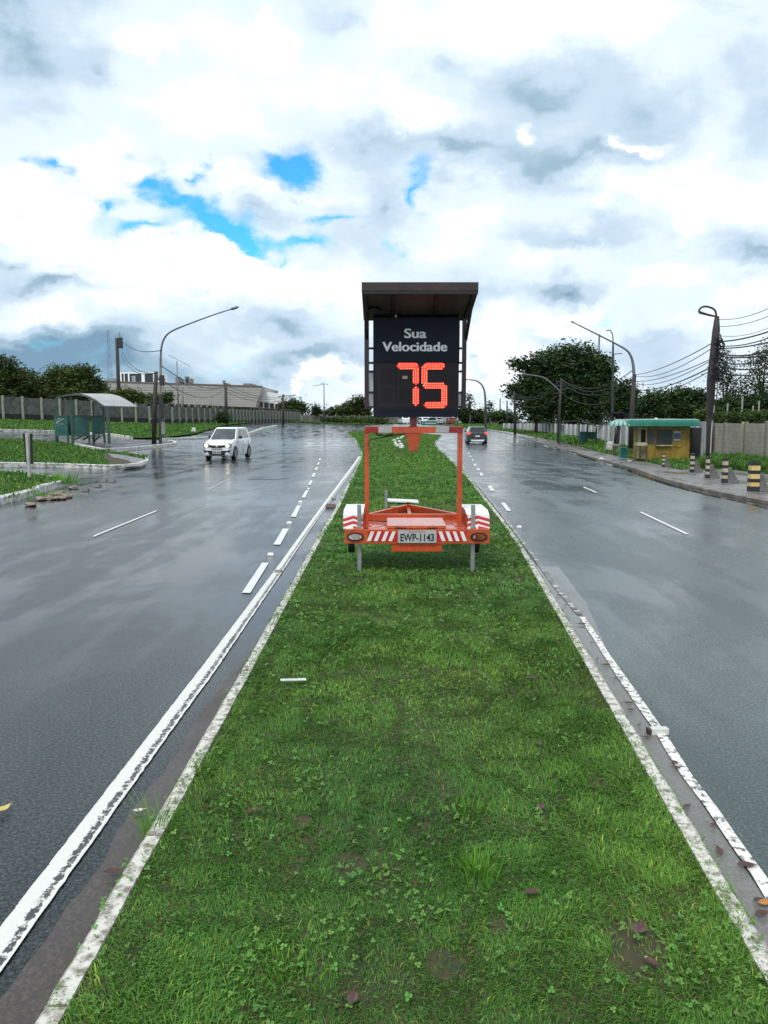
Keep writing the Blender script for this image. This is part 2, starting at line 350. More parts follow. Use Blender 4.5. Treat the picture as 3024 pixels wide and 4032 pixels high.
# ---------------------------------------------------------------- draped sheets and strips
def sheet(name, poly, m, zo, label=None, cat=None, kind='structure', step=4., ystops=None):
    bm = bmesh.new(); vs = [bm.verts.new((p[0], p[1], 0)) for p in poly]; bm.faces.new(vs)
    ys = [p[1] for p in poly]; xs = [p[0] for p in poly]
    yc = list(np.arange(math.ceil(min(ys)), min(max(ys), 230), step)) + [260, 320, 450]
    xc = [-60, -40, -25, -12, -11, -10, -9, -8, 0] + list(range(-50, -12, 6))
    for y in yc:
        if min(ys) < y < max(ys):
            bmesh.ops.bisect_plane(bm, geom=bm.verts[:] + bm.edges[:] + bm.faces[:], plane_co=(0, y, 0), plane_no=(0, 1, 0))
    for x in xc:
        if min(xs) < x < max(xs):
            bmesh.ops.bisect_plane(bm, geom=bm.verts[:] + bm.edges[:] + bm.faces[:], plane_co=(x, 0, 0), plane_no=(1, 0, 0))
    bmesh.ops.triangulate(bm, faces=bm.faces)
    for v in bm.verts: v.co.z = float(T(v.co.x, v.co.y)) + zo
    bmesh.ops.recalc_face_normals(bm, faces=bm.faces)
    if sum(f.normal.z for f in bm.faces) < 0: bmesh.ops.reverse_faces(bm, faces=bm.faces)
    me = bpy.data.meshes.new(name); bm.to_mesh(me); bm.free(); me.materials.append(m)
    o = link(name, me); tag(o, label, cat, kind=kind); return o
def resample(pts, step, maxn=400):
    out = [Vector((pts[0][0], pts[0][1], 0))]
    for i in range(len(pts) - 1):
        a_ = Vector((pts[i][0], pts[i][1], 0)); b_ = Vector((pts[i + 1][0], pts[i + 1][1], 0)); d = (b_ - a_).length
        st = max(step, a_.y * step * .12); n = max(1, int(d / st))
        for k in range(1, n + 1): out.append(a_.lerp(b_, k / n))
    return out
def smoothline(pts, it=2):
    pts = [Vector((p[0], p[1], 0)) for p in pts]
    for _ in range(it):
        q = [pts[0]]
        for i in range(len(pts) - 1):
            q += [pts[i].lerp(pts[i + 1], .25), pts[i].lerp(pts[i + 1], .75)]
        q.append(pts[-1]); pts = q
    return pts
def strip(name, Lp, Rp, m, zo, kind='structure', label=None, cat=None):
    n = len(Lp); me = bpy.data.meshes.new(name)
    vs = []
    for p in list(Lp) + list(Rp): vs.append((p[0], p[1], float(T(p[0], p[1])) + zo))
    fs = [(i, i + 1, i + 1 + n, i + n) for i in range(n - 1)]
    me.from_pydata(vs, [], fs); uv = me.uv_layers.new(name='UVMap')
    for f in me.polygons:
        for li in f.loop_indices:
            vi = me.loops[li].vertex_index; uv.data[li].uv = (0 if vi < n else 1, (vi % n))
    me.materials.append(m)
    bm = bmesh.new(); bm.from_mesh(me)
    if sum(f.normal.z for f in bm.faces) < 0: bmesh.ops.reverse_faces(bm, faces=bm.faces)
    bm.to_mesh(me); bm.free()
    o = link(name, me); tag(o, label, cat, kind=kind); return o
def offset(pts, d):
    out = []
    for i, p in enumerate(pts):
        a_ = pts[max(i - 1, 0)]; b_ = pts[min(i + 1, len(pts) - 1)]; t_ = Vector((b_[0] - a_[0], b_[1] - a_[1], 0)).normalized()
        dd = d if not hasattr(d, '__len__') else d[i]
        out.append(Vector((p[0] - t_.y * dd, p[1] + t_.x * dd, 0)))
    return out
def kerb(name, pts, w, h, m, side=1, step=.25, jit=.0, blockmat=None, h0=-.05, block=0):
    """stone kerb along pts (its road side); side=+1 body lies to the left of the direction"""
    rnd = random.Random(len(pts) * 31 + int(w * 999)); c = resample(pts, step); n = len(c)
    c = [p + Vector((rnd.uniform(-jit, jit), rnd.uniform(-jit, jit), 0)) for p in c]
    wj = [side * w * (1 + rnd.uniform(-.25, .25) * (0 if jit < .005 else 1)) for _ in c]
    in_ = offset(c, wj); vs = []; ch = min(.02, w * .25)
    for i in range(n):
        z = float(T(c[i].x, c[i].y)); hh = h * (1 + (rnd.uniform(.0, .16 if jit > .005 else .03) if jit else 0))
        vs += [(c[i].x, c[i].y, z + h0), (c[i].x, c[i].y, z + hh - ch)]
        q = c[i].lerp(in_[i], ch / max(w, .01)); vs += [(q.x, q.y, z + hh), (in_[i].x, in_[i].y, z + hh), (in_[i].x, in_[i].y, z + h0)]
    fs = []
    for i in range(n - 1):
        for k in range(4): fs.append((i * 5 + k, i * 5 + k + 1, (i + 1) * 5 + k + 1, (i + 1) * 5 + k))
    if block:
        fs = []; acc = 0; gaps = set(); L0 = 0
        for i in range(1, n):
            acc += (c[i] - c[i - 1]).length
            if acc > block: gaps.add(i); acc = 0
        nv = []; k0_ = 0
        for i in range(n):
            if i in gaps:      # a joint: end this stone and start the next a little further on
                d_ = (c[i] - c[i - 1]).normalized() * .005
                nv.append([Vector(q) - d_ for q in vs[i * 5:i * 5 + 5]]); nv.append(None); nv.append([Vector(q) + d_ for q in vs[i * 5:i * 5 + 5]])
            else: nv.append([Vector(q) for q in vs[i * 5:i * 5 + 5]])
        vs = []; prev_ = None
        for row in nv:
            if row is None: fs.append(tuple(prev_ + k for k in (4, 3, 2, 1, 0))); prev_ = None; continue
            cur = len(vs); vs += row
            if prev_ is None: fs.append(tuple(cur + k for k in range(5)))
            else:
                for k in range(4): fs.append((prev_ + k, prev_ + k + 1, cur + k + 1, cur + k))
            prev_ = cur
    fs += [(0, 1, 2, 3, 4), tuple(len(vs) - 5 + k for k in (4, 3, 2, 1, 0))] if not block else []
    b = MB(); b.add(vs, fs); o = b.build(name, m); tag(o, kind='structure'); return o
# ---------------------------------------------------------------- fast numpy meshes
def npmesh(name, V_, quads, tint, m, parent=None, tri=False):
    me = bpy.data.meshes.new(name); nv = len(V_); k = 3 if tri else 4; nf = len(quads)
    me.vertices.add(nv); me.vertices.foreach_set('co', np.ascontiguousarray(V_, dtype=np.float32).ravel())
    me.loops.add(nf * k); me.loops.foreach_set('vertex_index', np.ascontiguousarray(quads, dtype=np.int32).ravel())
    me.polygons.add(nf); me.polygons.foreach_set('loop_start', np.arange(nf, dtype=np.int32) * k)
    me.update(calc_edges=True)
    if tint is not None:
        ca = me.color_attributes.new('tint', 'FLOAT_COLOR', 'POINT')
        c4_ = np.ones((nv, 4), np.float32); c4_[:, :3] = tint; ca.data.foreach_set('color', c4_.ravel())
    me.materials.append(m); return link(name, me, parent)
def inpoly(x, y, poly):
    c = np.zeros(len(x), bool); n = len(poly)
    for i in range(n):
        x0, y0 = poly[i][0], poly[i][1]; x1, y1 = poly[(i + 1) % n][0], poly[(i + 1) % n][1]
        if y0 == y1: continue
        h = ((y0 > y) != (y1 > y)) & (x < (x1 - x0) * (y - y0) / (y1 - y0) + x0); c ^= h
    return c
def vnoise(x, y, s, seed):
    r = np.random.RandomState(seed).rand(64, 64); fx = x / s; fy = y / s; i = np.floor(fx).astype(int); j = np.floor(fy).astype(int)
    u = fx - i; v = fy - j; u = u * u * (3 - 2 * u); v = v * v * (3 - 2 * v)
    g = lambda a_, b_: r[a_ % 64, b_ % 64]
    return (g(i, j) * (1 - u) + g(i + 1, j) * u) * (1 - v) + (g(i, j + 1) * (1 - u) + g(i + 1, j + 1) * u) * v
def blades(name, poly, bands, m, zo, seed, hscale=1., keep=None, bright=1.0, label=None, cat=None, kind='stuff', parent=None):
    """bands: (y0,y1,density per m2,length,width)"""
    rs = np.random.RandomState(seed); X = []; Y = []; H = []; Wd = []
    xs = [p[0] for p in poly]
    for (y0, y1, dens, ln, wd) in bands:
        x0, x1 = min(xs), max(xs); n = int((x1 - x0) * (y1 - y0) * dens)
        if n > 6000000: n = 6000000
        x = rs.uniform(x0, x1, n); y = rs.uniform(y0, y1, n)
        k = inpoly(x, y, poly); x = x[k]; y = y[k]
        k = np.abs(x) < (y * .56 + 1.2); x = x[k]; y = y[k]
        dn = vnoise(x, y, .25, 3) * .6 + vnoise(x, y, .07, 4) * .4
        k = rs.rand(len(x)) < np.clip(.25 + 1.5 * dn, 0, 1); x = x[k]; y = y[k]
        if keep is not None: k = keep(x, y, rs); x = x[k]; y = y[k]
        X.append(x); Y.append(y); H.append(ln * (.55 + .75 * rs.rand(len(x))) * (.65 + .7 * vnoise(x, y, .45, 9))); Wd.append(np.full(len(x), wd) * (.7 + .6 * rs.rand(len(x))))
    x = np.concatenate(X); y = np.concatenate(Y); h = np.concatenate(H) * hscale; w = np.concatenate(Wd); n = len(x)
    z = T(x, y) + zo; th = rs.rand(n) * 2 * np.pi + 0; lean = .35 + 1.1 * rs.rand(n)
    ph = vnoise(x, y, .16, 11) * 9 + rs.randn(n) * .9
    dx = np.cos(ph) * lean; dy = np.sin(ph) * lean
    nrm = np.sqrt(dx * dx + dy * dy + 1)
    sx = -np.sin(th); sy = np.cos(th)
    base = np.stack([x, y, z], 1); side = np.stack([sx * w / 2, sy * w / 2, np.zeros(n)], 1)
    mid = base + np.stack([dx * .3, dy * .3, np.full(n, .62)], 1) * (h / nrm)[:, None]
    tip = base + np.stack([dx, dy, .9 - lean * .28], 1) * (h / nrm)[:, None]
    V_ = np.empty((n, 6, 3)); V_[:, 0] = base - side; V_[:, 1] = base + side; V_[:, 2] = mid + side * .8; V_[:, 3] = mid - side * .8
    V_[:, 4] = tip + side * .12; V_[:, 5] = tip - side * .12
    k = np.arange(n)[:, None] * 6
    q = np.concatenate([k + np.array([[0, 1, 2, 3]]), k + np.array([[3, 2, 4, 5]])], 0)
    tn = (.72 + .5 * rs.rand(n)) * (.78 + .45 * vnoise(x, y, .6, 21)) * bright
    yl = rs.rand(n) < .025 + .16 * vnoise(x, y, .5, 33) ** 3
    yv = vnoise(x, y, 1.1, 17)
    tint = np.stack([tn * (.85 + .35 * yv), tn, tn * (1.05 - .3 * yv)], 1); tint[yl] = np.stack([tn * 3.0, tn * 1.7, tn * 1.6], 1)[yl]
    tv = np.repeat(tint[:, None, :], 6, 1)
    o = npmesh(name, V_.reshape(-1, 3), q, tv.reshape(-1, 3), m, parent)
    if kind: tag(o, label, cat, kind=kind)
    return o
def leafcloud(cent, size, nper, spread, rs, up=.3):
    """quads for leaves: cent (k,3) clump centres -> verts, quads"""
    k = len(cent); n = k * nper
    c = np.repeat(cent, nper, 0) + rs.randn(n, 3) * (np.repeat(spread, nper)[:, None] if hasattr(spread, '__len__') else spread) * np.array([1, 1, .7])
    a_ = rs.randn(n, 3); a_[:, 2] *= .5; a_ /= np.linalg.norm(a_, axis=1)[:, None]
    b_ = rs.randn(n, 3); b_ -= a_ * (a_ * b_).sum(1)[:, None]; b_ /= np.linalg.norm(b_, axis=1)[:, None]
    s = size * (.55 + .9 * rs.rand(n))[:, None]; a_ = a_ * s; b_ = b_ * s * .5
    V_ = np.stack([c - a_, c + b_ * .9 - a_ * .1, c + a_, c - b_ * .9 + a_ * .1], 1).reshape(-1, 3)
    q = np.arange(n * 4).reshape(n, 4); return V_, q, c
# ================================================================ materials
M_aspL = asphalt('wet_asphalt', (.003, .006, .007), (.085, .108, .115), .07, .18, ior=1.37)
M_aspR = asphalt('wet_old_asphalt', (.035, .052, .052), (.185, .215, .205), .16, .28, ior=1.44)
M_pave = asphalt('wet_pavement', (.13, .12, .115), (.34, .33, .31), .12, .42, streak=(1, .6, 1), bump=.3)
M_gutR = asphalt('gutter_concrete', (.15, .145, .135), (.25, .24, .225), .14, .34, streak=(1, 1, 1), bump=.12)
M_gutL = asphalt('gutter_silt', (.055, .045, .040), (.12, .10, .088), .15, .5, streak=(1, 1, 1), bump=.2)
M_plat = asphalt('dark_platform', (.03, .028, .026), (.07, .066, .06), .2, .5, streak=(1, 1, 1))
M_soil = mat('soil_under_grass', (.022, .040, .010), .9, col2=(.075, .052, .028), vscale=7, world=True, bump=.4)
M_field = mat('field_ground', (.02, .038, .012), .9, col2=(.05, .08, .025), vscale=.6, world=True)
M_grass = leafmat('grass_blades', (.066, .185, .028), (.120, .285, .046), 1.6, .25)
M_clover = leafmat('clover_leaves', (.085, .22, .035), (.13, .29, .055), 3, .2)
M_paint = wornpaint('worn_line_paint', (.70, .69, .64), (.05, .052, .055), .42, .50, strip=True, scale=55)
M_paint2 = wornpaint('lane_paint', (.72, .73, .72), (.10, .10, .10), .26, .42)
M_paint3 = wornpaint('flaking_line_paint', (.80, .78, .72), (.10, .10, .095), .40, .50, scale=28)
M_kerbM = wornpaint('median_kerb_stone', (.64, .61, .55), (.20, .17, .135), .38, .55, scale=24)
M_kerb = wornpaint('limewashed_kerb', (.72, .71, .68), (.20, .19, .17), .36, .56, scale=7)
M_kerbR = mat('grey_kerb_stone', (.07, .055, .045), .5, col2=(.26, .23, .20), vscale=3, world=True, bump=.3)
# ================================================================ setting
field = sheet('ground', [(-1500, -20), (1500, -20), (1500, 2500), (-1500, 2500)], M_field, -.10, step=3.0)
KL = [(-60, 4300), (116, 4028), (289, 3790), (347, 3681), (448, 3479), (593, 3240), (694, 3074), (781, 2900), (914, 2700), (969, 2597),
      (1011, 2526), (1070, 2424), (1112, 2348), (1171, 2256), (1201, 2201), (1247, 2112), (1285, 2055), (1323, 1995), (1357, 1927), (1391, 1863), (1412, 1820), (1427, 1785), (1405, 1737), (1363, 1700)]
KR = [(3330, 4200), (3200, 3990), (3024, 3696), (2960, 3621), (2910, 3537), (2831, 3413), (2750, 3280), (2685, 3163), (2630, 3083), (2555, 2934), (2457, 2780),
      (2401, 2688), (2346, 2613), (2278, 2521), (2228, 2416), (2154, 2305), (2099, 2200), (2045, 2130), (1990, 2050), (1955, 2010), (1895, 1937), (1825, 1855), (1791, 1824), (1761, 1797), (1744, 1784), (1724, 1764), (1712, 1743), (1738, 1713)]
kl = [P(*p, .088) for p in KL]; kr = [P(*p, .088) for p in KR]
def smooth_near(pts, ymax=14):
    near = [p for p in pts if p.y < ymax]; c = np.polyfit([p.y for p in near], [p.x for p in near], 4)
    for p in near:
        k = min(1, max(0, (ymax - p.y) / 4)); p.x += (float(np.polyval(c, p.y)) - p.x) * k
smooth_near(kl); smooth_near(kr)
for q in (kl, kr): q[0].y = min(q[0].y, 1.0)
top = [P(1480, 1694, .088), P(1600, 1701, .088)]
med = kl + top + kr[::-1]
mid = [(0.5 * (kl[0].x + kr[0].x), -3), (.3, 1.5), (.3, 20), (.5, 45), (2, 75), (2, 260)]
road_l = sheet('road', [(-60, -3)] + mid + [(-60, 260)], M_aspL, 0.0)
road_r = sheet('road', mid[::-1] + [(45, -3), (45, 260)][::1], M_aspR, 0.0)
median = sheet('median_soil', med, M_soil, .075)
kerb('median_kerb', smoothline(kl, 1), .068, .090, M_kerbM, side=-1, step=.1, jit=.0022, block=.8)
kerb('median_kerb', smoothline(kr, 1), .068, .090, M_kerbM, side=1, step=.1, jit=.0022, block=.8)
# gutters
def wob(pts, amt, seed, step=.12):
    r = random.Random(seed); c = resample(pts, step); s = 0; out = []
    ws = []
    for p in c:
        s = s * .8 + r.uniform(-1, 1) * amt; ws.append(s)
    return c, ws
gr_in = [p for p in kr if p.y < 9.0]; c_, w_ = wob(gr_in, .004, 3)
strip('gutter', offset(c_, -.004), offset(c_, [-.135 - .3 * w - .16 * min(1, max(0, (p.y - 4.6) / 2)) for w, p in zip(w_, c_)]), M_gutR, .004)
gl_in = [p for p in kl if p.y < 6.2]; c_, w_ = wob(gl_in, .02, 5, .08)
strip('gutter_silt', offset(c_, .004), offset(c_, [max(.015, (.16 if p.y < 3 else .16 - (p.y - 3) * .04) + w * .8) for w, p in zip(w_, c_)]), M_gutL, .004)
# edge lines
LL = [(-260, 4100), (0, 3660), (586, 2900), (800, 2623), (1078, 2253), (1205, 2078), (1317, 1927), (1365, 1863), (1412, 1797), (1425, 1778), (1400, 1738), (1358, 1702)]
LR = [(-260, 4330), (0, 3840), (662, 2900), (844, 2650), (1112, 2253), (1228, 2078), (1336, 1927), (1382, 1863), (1424, 1797)]
l_ = resample([P(*p) for p in LL[:9]], .04)
lr = [P(*p) for p in LR]
def interp_y(pts, y):
    for i in range(len(pts) - 1):
        if pts[i].y <= y <= pts[i + 1].y: return pts[i].lerp(pts[i + 1], (y - pts[i].y) / max(1e-6, pts[i + 1].y - pts[i].y))
    return pts[-1] if y > pts[-1].y else pts[0]
rr = [interp_y(lr, p.y) for p in l_]
rr = [Vector((max(q.x, p.x + .07), p.y, 0)) for p, q in zip(l_, rr)]
rj = random.Random(8); l_ = [p + Vector((rj.uniform(-.0018, .0018), 0, 0)) for p in l_]; rr = [p + Vector((rj.uniform(-.0025, .0025), 0, 0)) for p in rr]
strip('edge_line', l_, rr, M_paint, .008)
R_ = [(2304, 2434), (2362, 2520), (2401, 2583), (2512, 2737), (2611, 2879), (2728, 3064), (2821, 3184), (2920, 3328), (3015, 3458), (3200, 3740), (3400, 4060)]
r_ = resample([P(*p) for p in R_], .2); rnd = random.Random(4)
M_paint4 = wornpaint('ghost_line_paint', (.62, .62, .60), (.13, .13, .125), .50, .62, scale=9)
r0_ = resample([P(*p) for p in ((1880, 1905), (1950, 1988), (2030, 2088), (2115, 2200), (2200, 2315), (2296, 2424))], .2)
strip('faded_edge_line', r0_, offset(r0_, -.05), M_paint4, .010)
strip('edge_line', r_, offset(r_, [-.045 - rnd.uniform(0, .012) for _ in r_]), M_paint3, .010)
# dashes
def quad(name, pts, m, zo=.008):
    me = bpy.data.meshes.new(name); w = [Vector((p[0], p[1], float(T(p[0], p[1])) + zo)) for p in pts]
    me.from_pydata(w, [], [(0, 1, 2, 3)]); me.materials.append(m)
    if me.polygons[0].normal.z < 0: me.flip_normals()
    return tag(link(name, me), kind='structure')
for qd in ([(550, 990), (612, 992), (440, 1275), (362, 1272)], [(745, 670), (800, 672), (718, 822), (655, 820)], [(878, 453), (912, 455), (865, 562), (818, 560)],
           [(958, 312), (984, 312), (950, 382), (918, 380)], [(1000, 220), (1020, 220), (1003, 262), (978, 262)], [(1028, 150), (1050, 150), (1037, 185), (1013, 185)],
           [(1052, 95), (1072, 95), (1062, 122), (1041, 122)], [(1072, 50), (1088, 50), (1080, 72), (1062, 72)], [(1085, 12), (1099, 12), (1094, 30), (1078, 30)]):
    quad('lane_dash', PP(z7, qd), M_paint2)
for qd in ([(1592, 808), (1628, 806), (1690, 885), (1650, 885)], [(1468, 650), (1502, 648), (1535, 695), (1500, 697)], [(1393, 528), (1416, 526), (1430, 553), (1405, 555)],
           [(1366, 485), (1387, 484), (1399, 503), (1378, 505)], [(1336, 443), (1356, 442), (1367, 460), (1347, 461)], [(1320, 400), (1334, 399), (1343, 412), (1328, 413)],
           [(1300, 368), (1314, 367), (1320, 378), (1307, 379)], [(1285, 340), (1299, 339), (1305, 349), (1292, 350)]):
    quad('lane_dash', PP(c2, qd), M_paint2)
quad('lane_dash', [P(622, 2008), P(613, 2016), P(366, 2117), P(372, 2109)], M_paint2)
quad('lane_dash', [P(900, 1887), P(893, 1892), P(822, 1929), P(830, 1923)], M_paint2)
quad('lane_dash', [P(1000, 1822), P(992, 1826), P(972, 1838), P(980, 1834)], M_paint2)
quad('lane_dash', [P(2525, 2016), P(2519, 2019), P(2700, 2106), P(2714, 2105)], M_paint2)
quad('lane_dash', [P(2300, 1917), P(2295, 1919), P(2345, 1941), P(2352, 1940)], M_paint2)
# ---- right pavement
KP = [(3300, 2060), (3024, 1985), (2846, 1950), (2697, 1915), (2622, 1893), (2498, 1850), (2377, 1816), (2259, 1781), (2157, 1754), (2085, 1733), (2024, 1715), (1985, 1705), (1926, 1696), (1870, 1690), (1818, 1687)]
kp = [P(*p) for p in KP]
PI = [(1818, 1684), (1926, 1690), (2024, 1703), (2110, 1720), (2199, 1738), (2270, 1755), (2300, 1763), (2380, 1785), (2496, 1807), (2605, 1832), (2684, 1850), (2740, 1845), (2820, 1842), (2900, 1850), (3024, 1868), (3300, 1905)]
pi_ = [P(*p, .05) for p in PI]
sheet('pavement', kp + pi_, M_pave, .05)
kerb('kerb', kp[::-1], .13, .058, M_kerbR, side=1, step=.5, jit=.015)
puddle = sheet('gutter_water', offset(resample(kp[:9], .6), .02) + offset(resample(kp[:9], .6), .36)[::-1], mat('puddle_water', (.05, .042, .035), .04, var=.2, world=True, ior=1.33), .005)
vr_poly = [Vector((p.x, p.y, 0)) for p in pi_] + [Vector((40, 25, 0)), Vector((60, 60, 0)), Vector((60, 300, 0)), Vector((9, 300, 0)), Vector((10, 190, 0))]
sheet('grass_verge', vr_poly, M_soil, .06)
# ---- left islands
A = [P(-120, 2003), P(0, 1988), P(39, 1978), P(75, 1970), P(135, 1952), P(193, 1930), P(251, 1913), P(258, 1903), P(241, 1898), P(183, 1886), P(96, 1876), P(0, 1867), P(-120, 1860)]
B_ = [P(-120, 1836), P(0, 1838), P(241, 1840), P(352, 1845), P(440, 1847), P(500, 1845), P(555, 1838), P(585, 1824), P(590, 1812), P(560, 1800), P(500, 1792), P(420, 1783), P(345, 1775)]
B2 = [P(300, 1762), P(270, 1753), P(198, 1749), P(96, 1733), P(0, 1731), P(-120, 1729)]
ia = sheet('grass_island', A, M_soil, .10); ib = sheet('grass_island', B_ + B2, M_soil, .10)
kerb('kerb', A[:8], .16, .14, M_kerb, side=1, step=.3, jit=.02); kerb('kerb', A[8:], .14, .13, M_kerb, side=1, step=.4, jit=.01)
kerb('kerb', B_, .16, .14, M_kerb, side=1, step=.3, jit=.015)
sheet('pavement', [P(475, 1840, .1), P(555, 1834, .1), P(580, 1821, .1), P(580, 1811, .1), P(553, 1801, .1), P(480, 1792, .1), P(425, 1786, .1), P(440, 1800, .1), P(500, 1812, .1), P(520, 1822, .1)], M_pave, .108)
Cp = [P(290, 1757), P(333, 1768), P(415, 1781), P(500, 1775), P(600, 1765), P(694, 1754), P(700, 1747), P(675, 1743), P(560, 1741), P(430, 1737), P(330, 1738), P(215, 1742)]
sheet('platform', Cp, M_plat, .15)
kerb('kerb', Cp[:8], .2, .18, M_kerb, side=1, step=.4, jit=.02)
kerb('kerb', [P(-150, 1731), P(0, 1733), P(96, 1735), P(198, 1751)][::-1], .12, .13, M_kerb, side=1, step=.6)
# ---- verge D, far side
D_ = [P(-150, 1697), P(0, 1699), P(217, 1703), P(429, 1715), P(482, 1723), P(511, 1728), P(600, 1729), P(675, 1723), P(752, 1714), P(784, 1706), P(830, 1692), P(868, 1680), P(897, 1676)]
d_tail = [Vector((-24, 158, 0)), Vector((-14, 168, 0)), Vector((-4, 176, 0)), Vector((5, 190, 0)), Vector((5, 300, 0)), Vector((-90, 300, 0)), Vector((-90, 50, 0))]
D_poly = D_ + d_tail
sheet('grass_verge', D_poly, M_soil, .10)
kerb('kerb', D_[:6], .25, .16, M_kerb, side=1, step=.8, jit=.02)
Wl = [P(651, 1731), P(702, 1730), P(805, 1727), P(900, 1719), P(973, 1711), P(1010, 1699), P(1038, 1688), P(1092, 1678)]
kerb('separator_kerb', Wl, .3, .12, M_kerb, side=1, step=.8, jit=.02)
# ================================================================ grass
def dens_keep(x, y, rs): return np.ones(len(x), bool)
bare = [tuple(P(*p, .08))[:2] + (r,) for p, r in (((2520, 3710), .085), ((2480, 3800), .05), ((1370, 3400), .06), ((1188, 3231), .035), ((1750, 3790), .05), ((2360, 3080), .05), ((1960, 3640), .04))]
def keep_bare(x, y, rs):
    k = np.ones(len(x), bool)
    for bx, by, br in bare:
        d = np.hypot((x - bx), (y - by) * .8) / br; k &= ~((d < 1) & (rs.rand(len(x)) < .85))
    return k
medp = [(p.x, p.y) for p in med]
_yl = np.array([p.y for p in kl[:22]]); _xl = np.array([p.x for p in kl[:22]]); _yr = np.array([p.y for p in kr[:24]]); _xr = np.array([p.x for p in kr[:24]])
def keep_med(x, y, rs):
    k = keep_bare(x, y, rs); g = .028 + .08 * (vnoise(x, y, .11, 51) - .35) + .03 * rs.randn(len(x)); g2 = .028 + .08 * (vnoise(x + 5, y, .10, 52) - .35) + .03 * rs.randn(len(x))
    return k & ((x > np.interp(y, _yl, _xl) + g * .8) | (y > _yl[-1])) & ((x < np.interp(y, _yr, _xr) - g2 * .8) | (y > _yr[-1]))
blades('grass', medp, [(1.5, 2.6, 36000, .036, .0036), (2.6, 4.0, 21000, .038, .0045), (4.0, 6.5, 11000, .040, .006), (6.5, 10, 3600, .05, .009), (10, 18, 1300, .055, .016), (18, 32, 420, .07, .03), (32, 130, 90, .09, .07)],
       M_grass, .07, 5, keep=keep_med, label='short green grass covering the median strip between the roads')
def rosettes(name, poly, n, y0, y1, seed, zo, label):
    rs = np.random.RandomState(seed); xs = [p[0] for p in poly]
    x = rs.uniform(min(xs), max(xs), n); y = y0 * (y1 / y0) ** rs.rand(n); k = inpoly(x, y, poly); x = x[k]; y = y[k]
    d = vnoise(x, y, .3, 41) * .6 + vnoise(x, y, .1, 42) * .4; k = rs.rand(len(x)) < np.clip((d - .50) * 2.2, .03, .30); x = x[k]; y = y[k]; n = len(x)
    V_ = []; r = .0034 + .0034 * rs.rand(n); r *= np.clip(y / 4, 1, 2.2); h = .016 + .020 * rs.rand(n)
    tx, ty = rs.randn(n) * .35, rs.randn(n) * .35; a0 = rs.rand(n) * 6.28; allv = []; 
    for j in range(3):
        a_ = a0 + j * 2.094; cx = x + np.cos(a_) * r * .95; cy = y + np.sin(a_) * r * .95
        ring = []
        for t_ in range(6):
            b_ = a_ + t_ * np.pi / 3; px = cx + np.cos(b_) * r * .8; py = cy + np.sin(b_) * r * .8
            ring.append(np.stack([px, py, T(px, py) + zo + h + (px - x) * tx + (py - y) * ty], 1))
        allv.append(np.stack(ring, 1))
    V_ = np.stack(allv, 1).reshape(-1, 3); m_ = n * 3; k = np.arange(m_)[:, None] * 6
    q = np.concatenate([k + np.array([[0, 1, 2, 3]]), k + np.array([[3, 4, 5, 0]])], 0)
    tn = (.7 + .6 * rs.rand(n)); tint = np.repeat(np.stack([tn * (.8 + .5 * rs.rand(n)), tn, tn], 1), 18, 0)
    return tag(npmesh(name, V_, q, tint, M_clover), label, None, kind='stuff')
rosettes('clover', medp, 120000, 1.6, 11, 8, .075, 'patches of small round clover leaves among the grass of the median')
ap = [(p.x, p.y) for p in A]; bp_ = [(p.x, p.y) for p in B_ + B2]; dp = [(p.x, p.y) for p in D_poly]; vp = [(p.x, p.y) for p in vr_poly]
cp_ = [tuple(P(*q, .1))[:2] for q in ((440, 1840), (560, 1838), (585, 1812), (470, 1786), (400, 1784))]
blades('grass', ap, [(13, 24, 500, .14, .03)], M_grass, .08, 6, bright=.8, label='rough grass on the near corner island at the left edge')
blades('grass', bp_, [(20, 46, 170, .17, .05)], M_grass, .08, 7, bright=.8, keep=lambda x, y, rs: ~inpoly(x, y, cp_), label='grass on the long island with white kerb stones')
fl = [(-62, 62), (-41, 75), (-35, 83), (-27, 96), (-24, 115), (-21.5, 150), (-19, 172), (-12, 184), (4, 196)]
vdp = [(p.x, p.y) for p in D_] + [(-24, 158), (-14, 168), (-4, 176), (5, 190), (5, 205)] + [(x - 1, y + 2) for x, y in fl[::-1]]
blades('grass', vdp, [(45, 100, 45, .22, .09), (100, 200, 16, .3, .16)], M_grass, .08, 8, bright=.85, label='mown grass verge in front of the left concrete post fence')
near = [(p.x, p.y) for p in pi_]
fr = [(14.6, 24), (15.1, 38), (16.2, 48), (17.6, 60), (19.6, 80), (20.8, 105), (20.5, 150), (16, 195)]
def kv(x, y, rs):
    return np.ones(len(x), bool)
blades('grass', near + [(15.8, 18), (15.3, 38)] + fr[2:], [(20, 30, 120, .22, .03), (30, 60, 100, .26, .05), (60, 110, 45, .32, .09), (110, 200, 12, .5, .16)], M_grass, .05, 9, bright=.85, label='tall rank grass growing along the foot of the right hand fence')
# weeds at wall foot
wf = [tuple(P(*p, .05))[:2] for p in ((2755, 1846), (2850, 1846), (2950, 1855), (3060, 1866))]
blades('wall_weeds', wf + [(15.6, 22), (15.2, 36)], [(18, 40, 900, .42, .035)], M_grass, .05, 10, bright=.8, label='dark green weeds growing at the foot of the block wall')
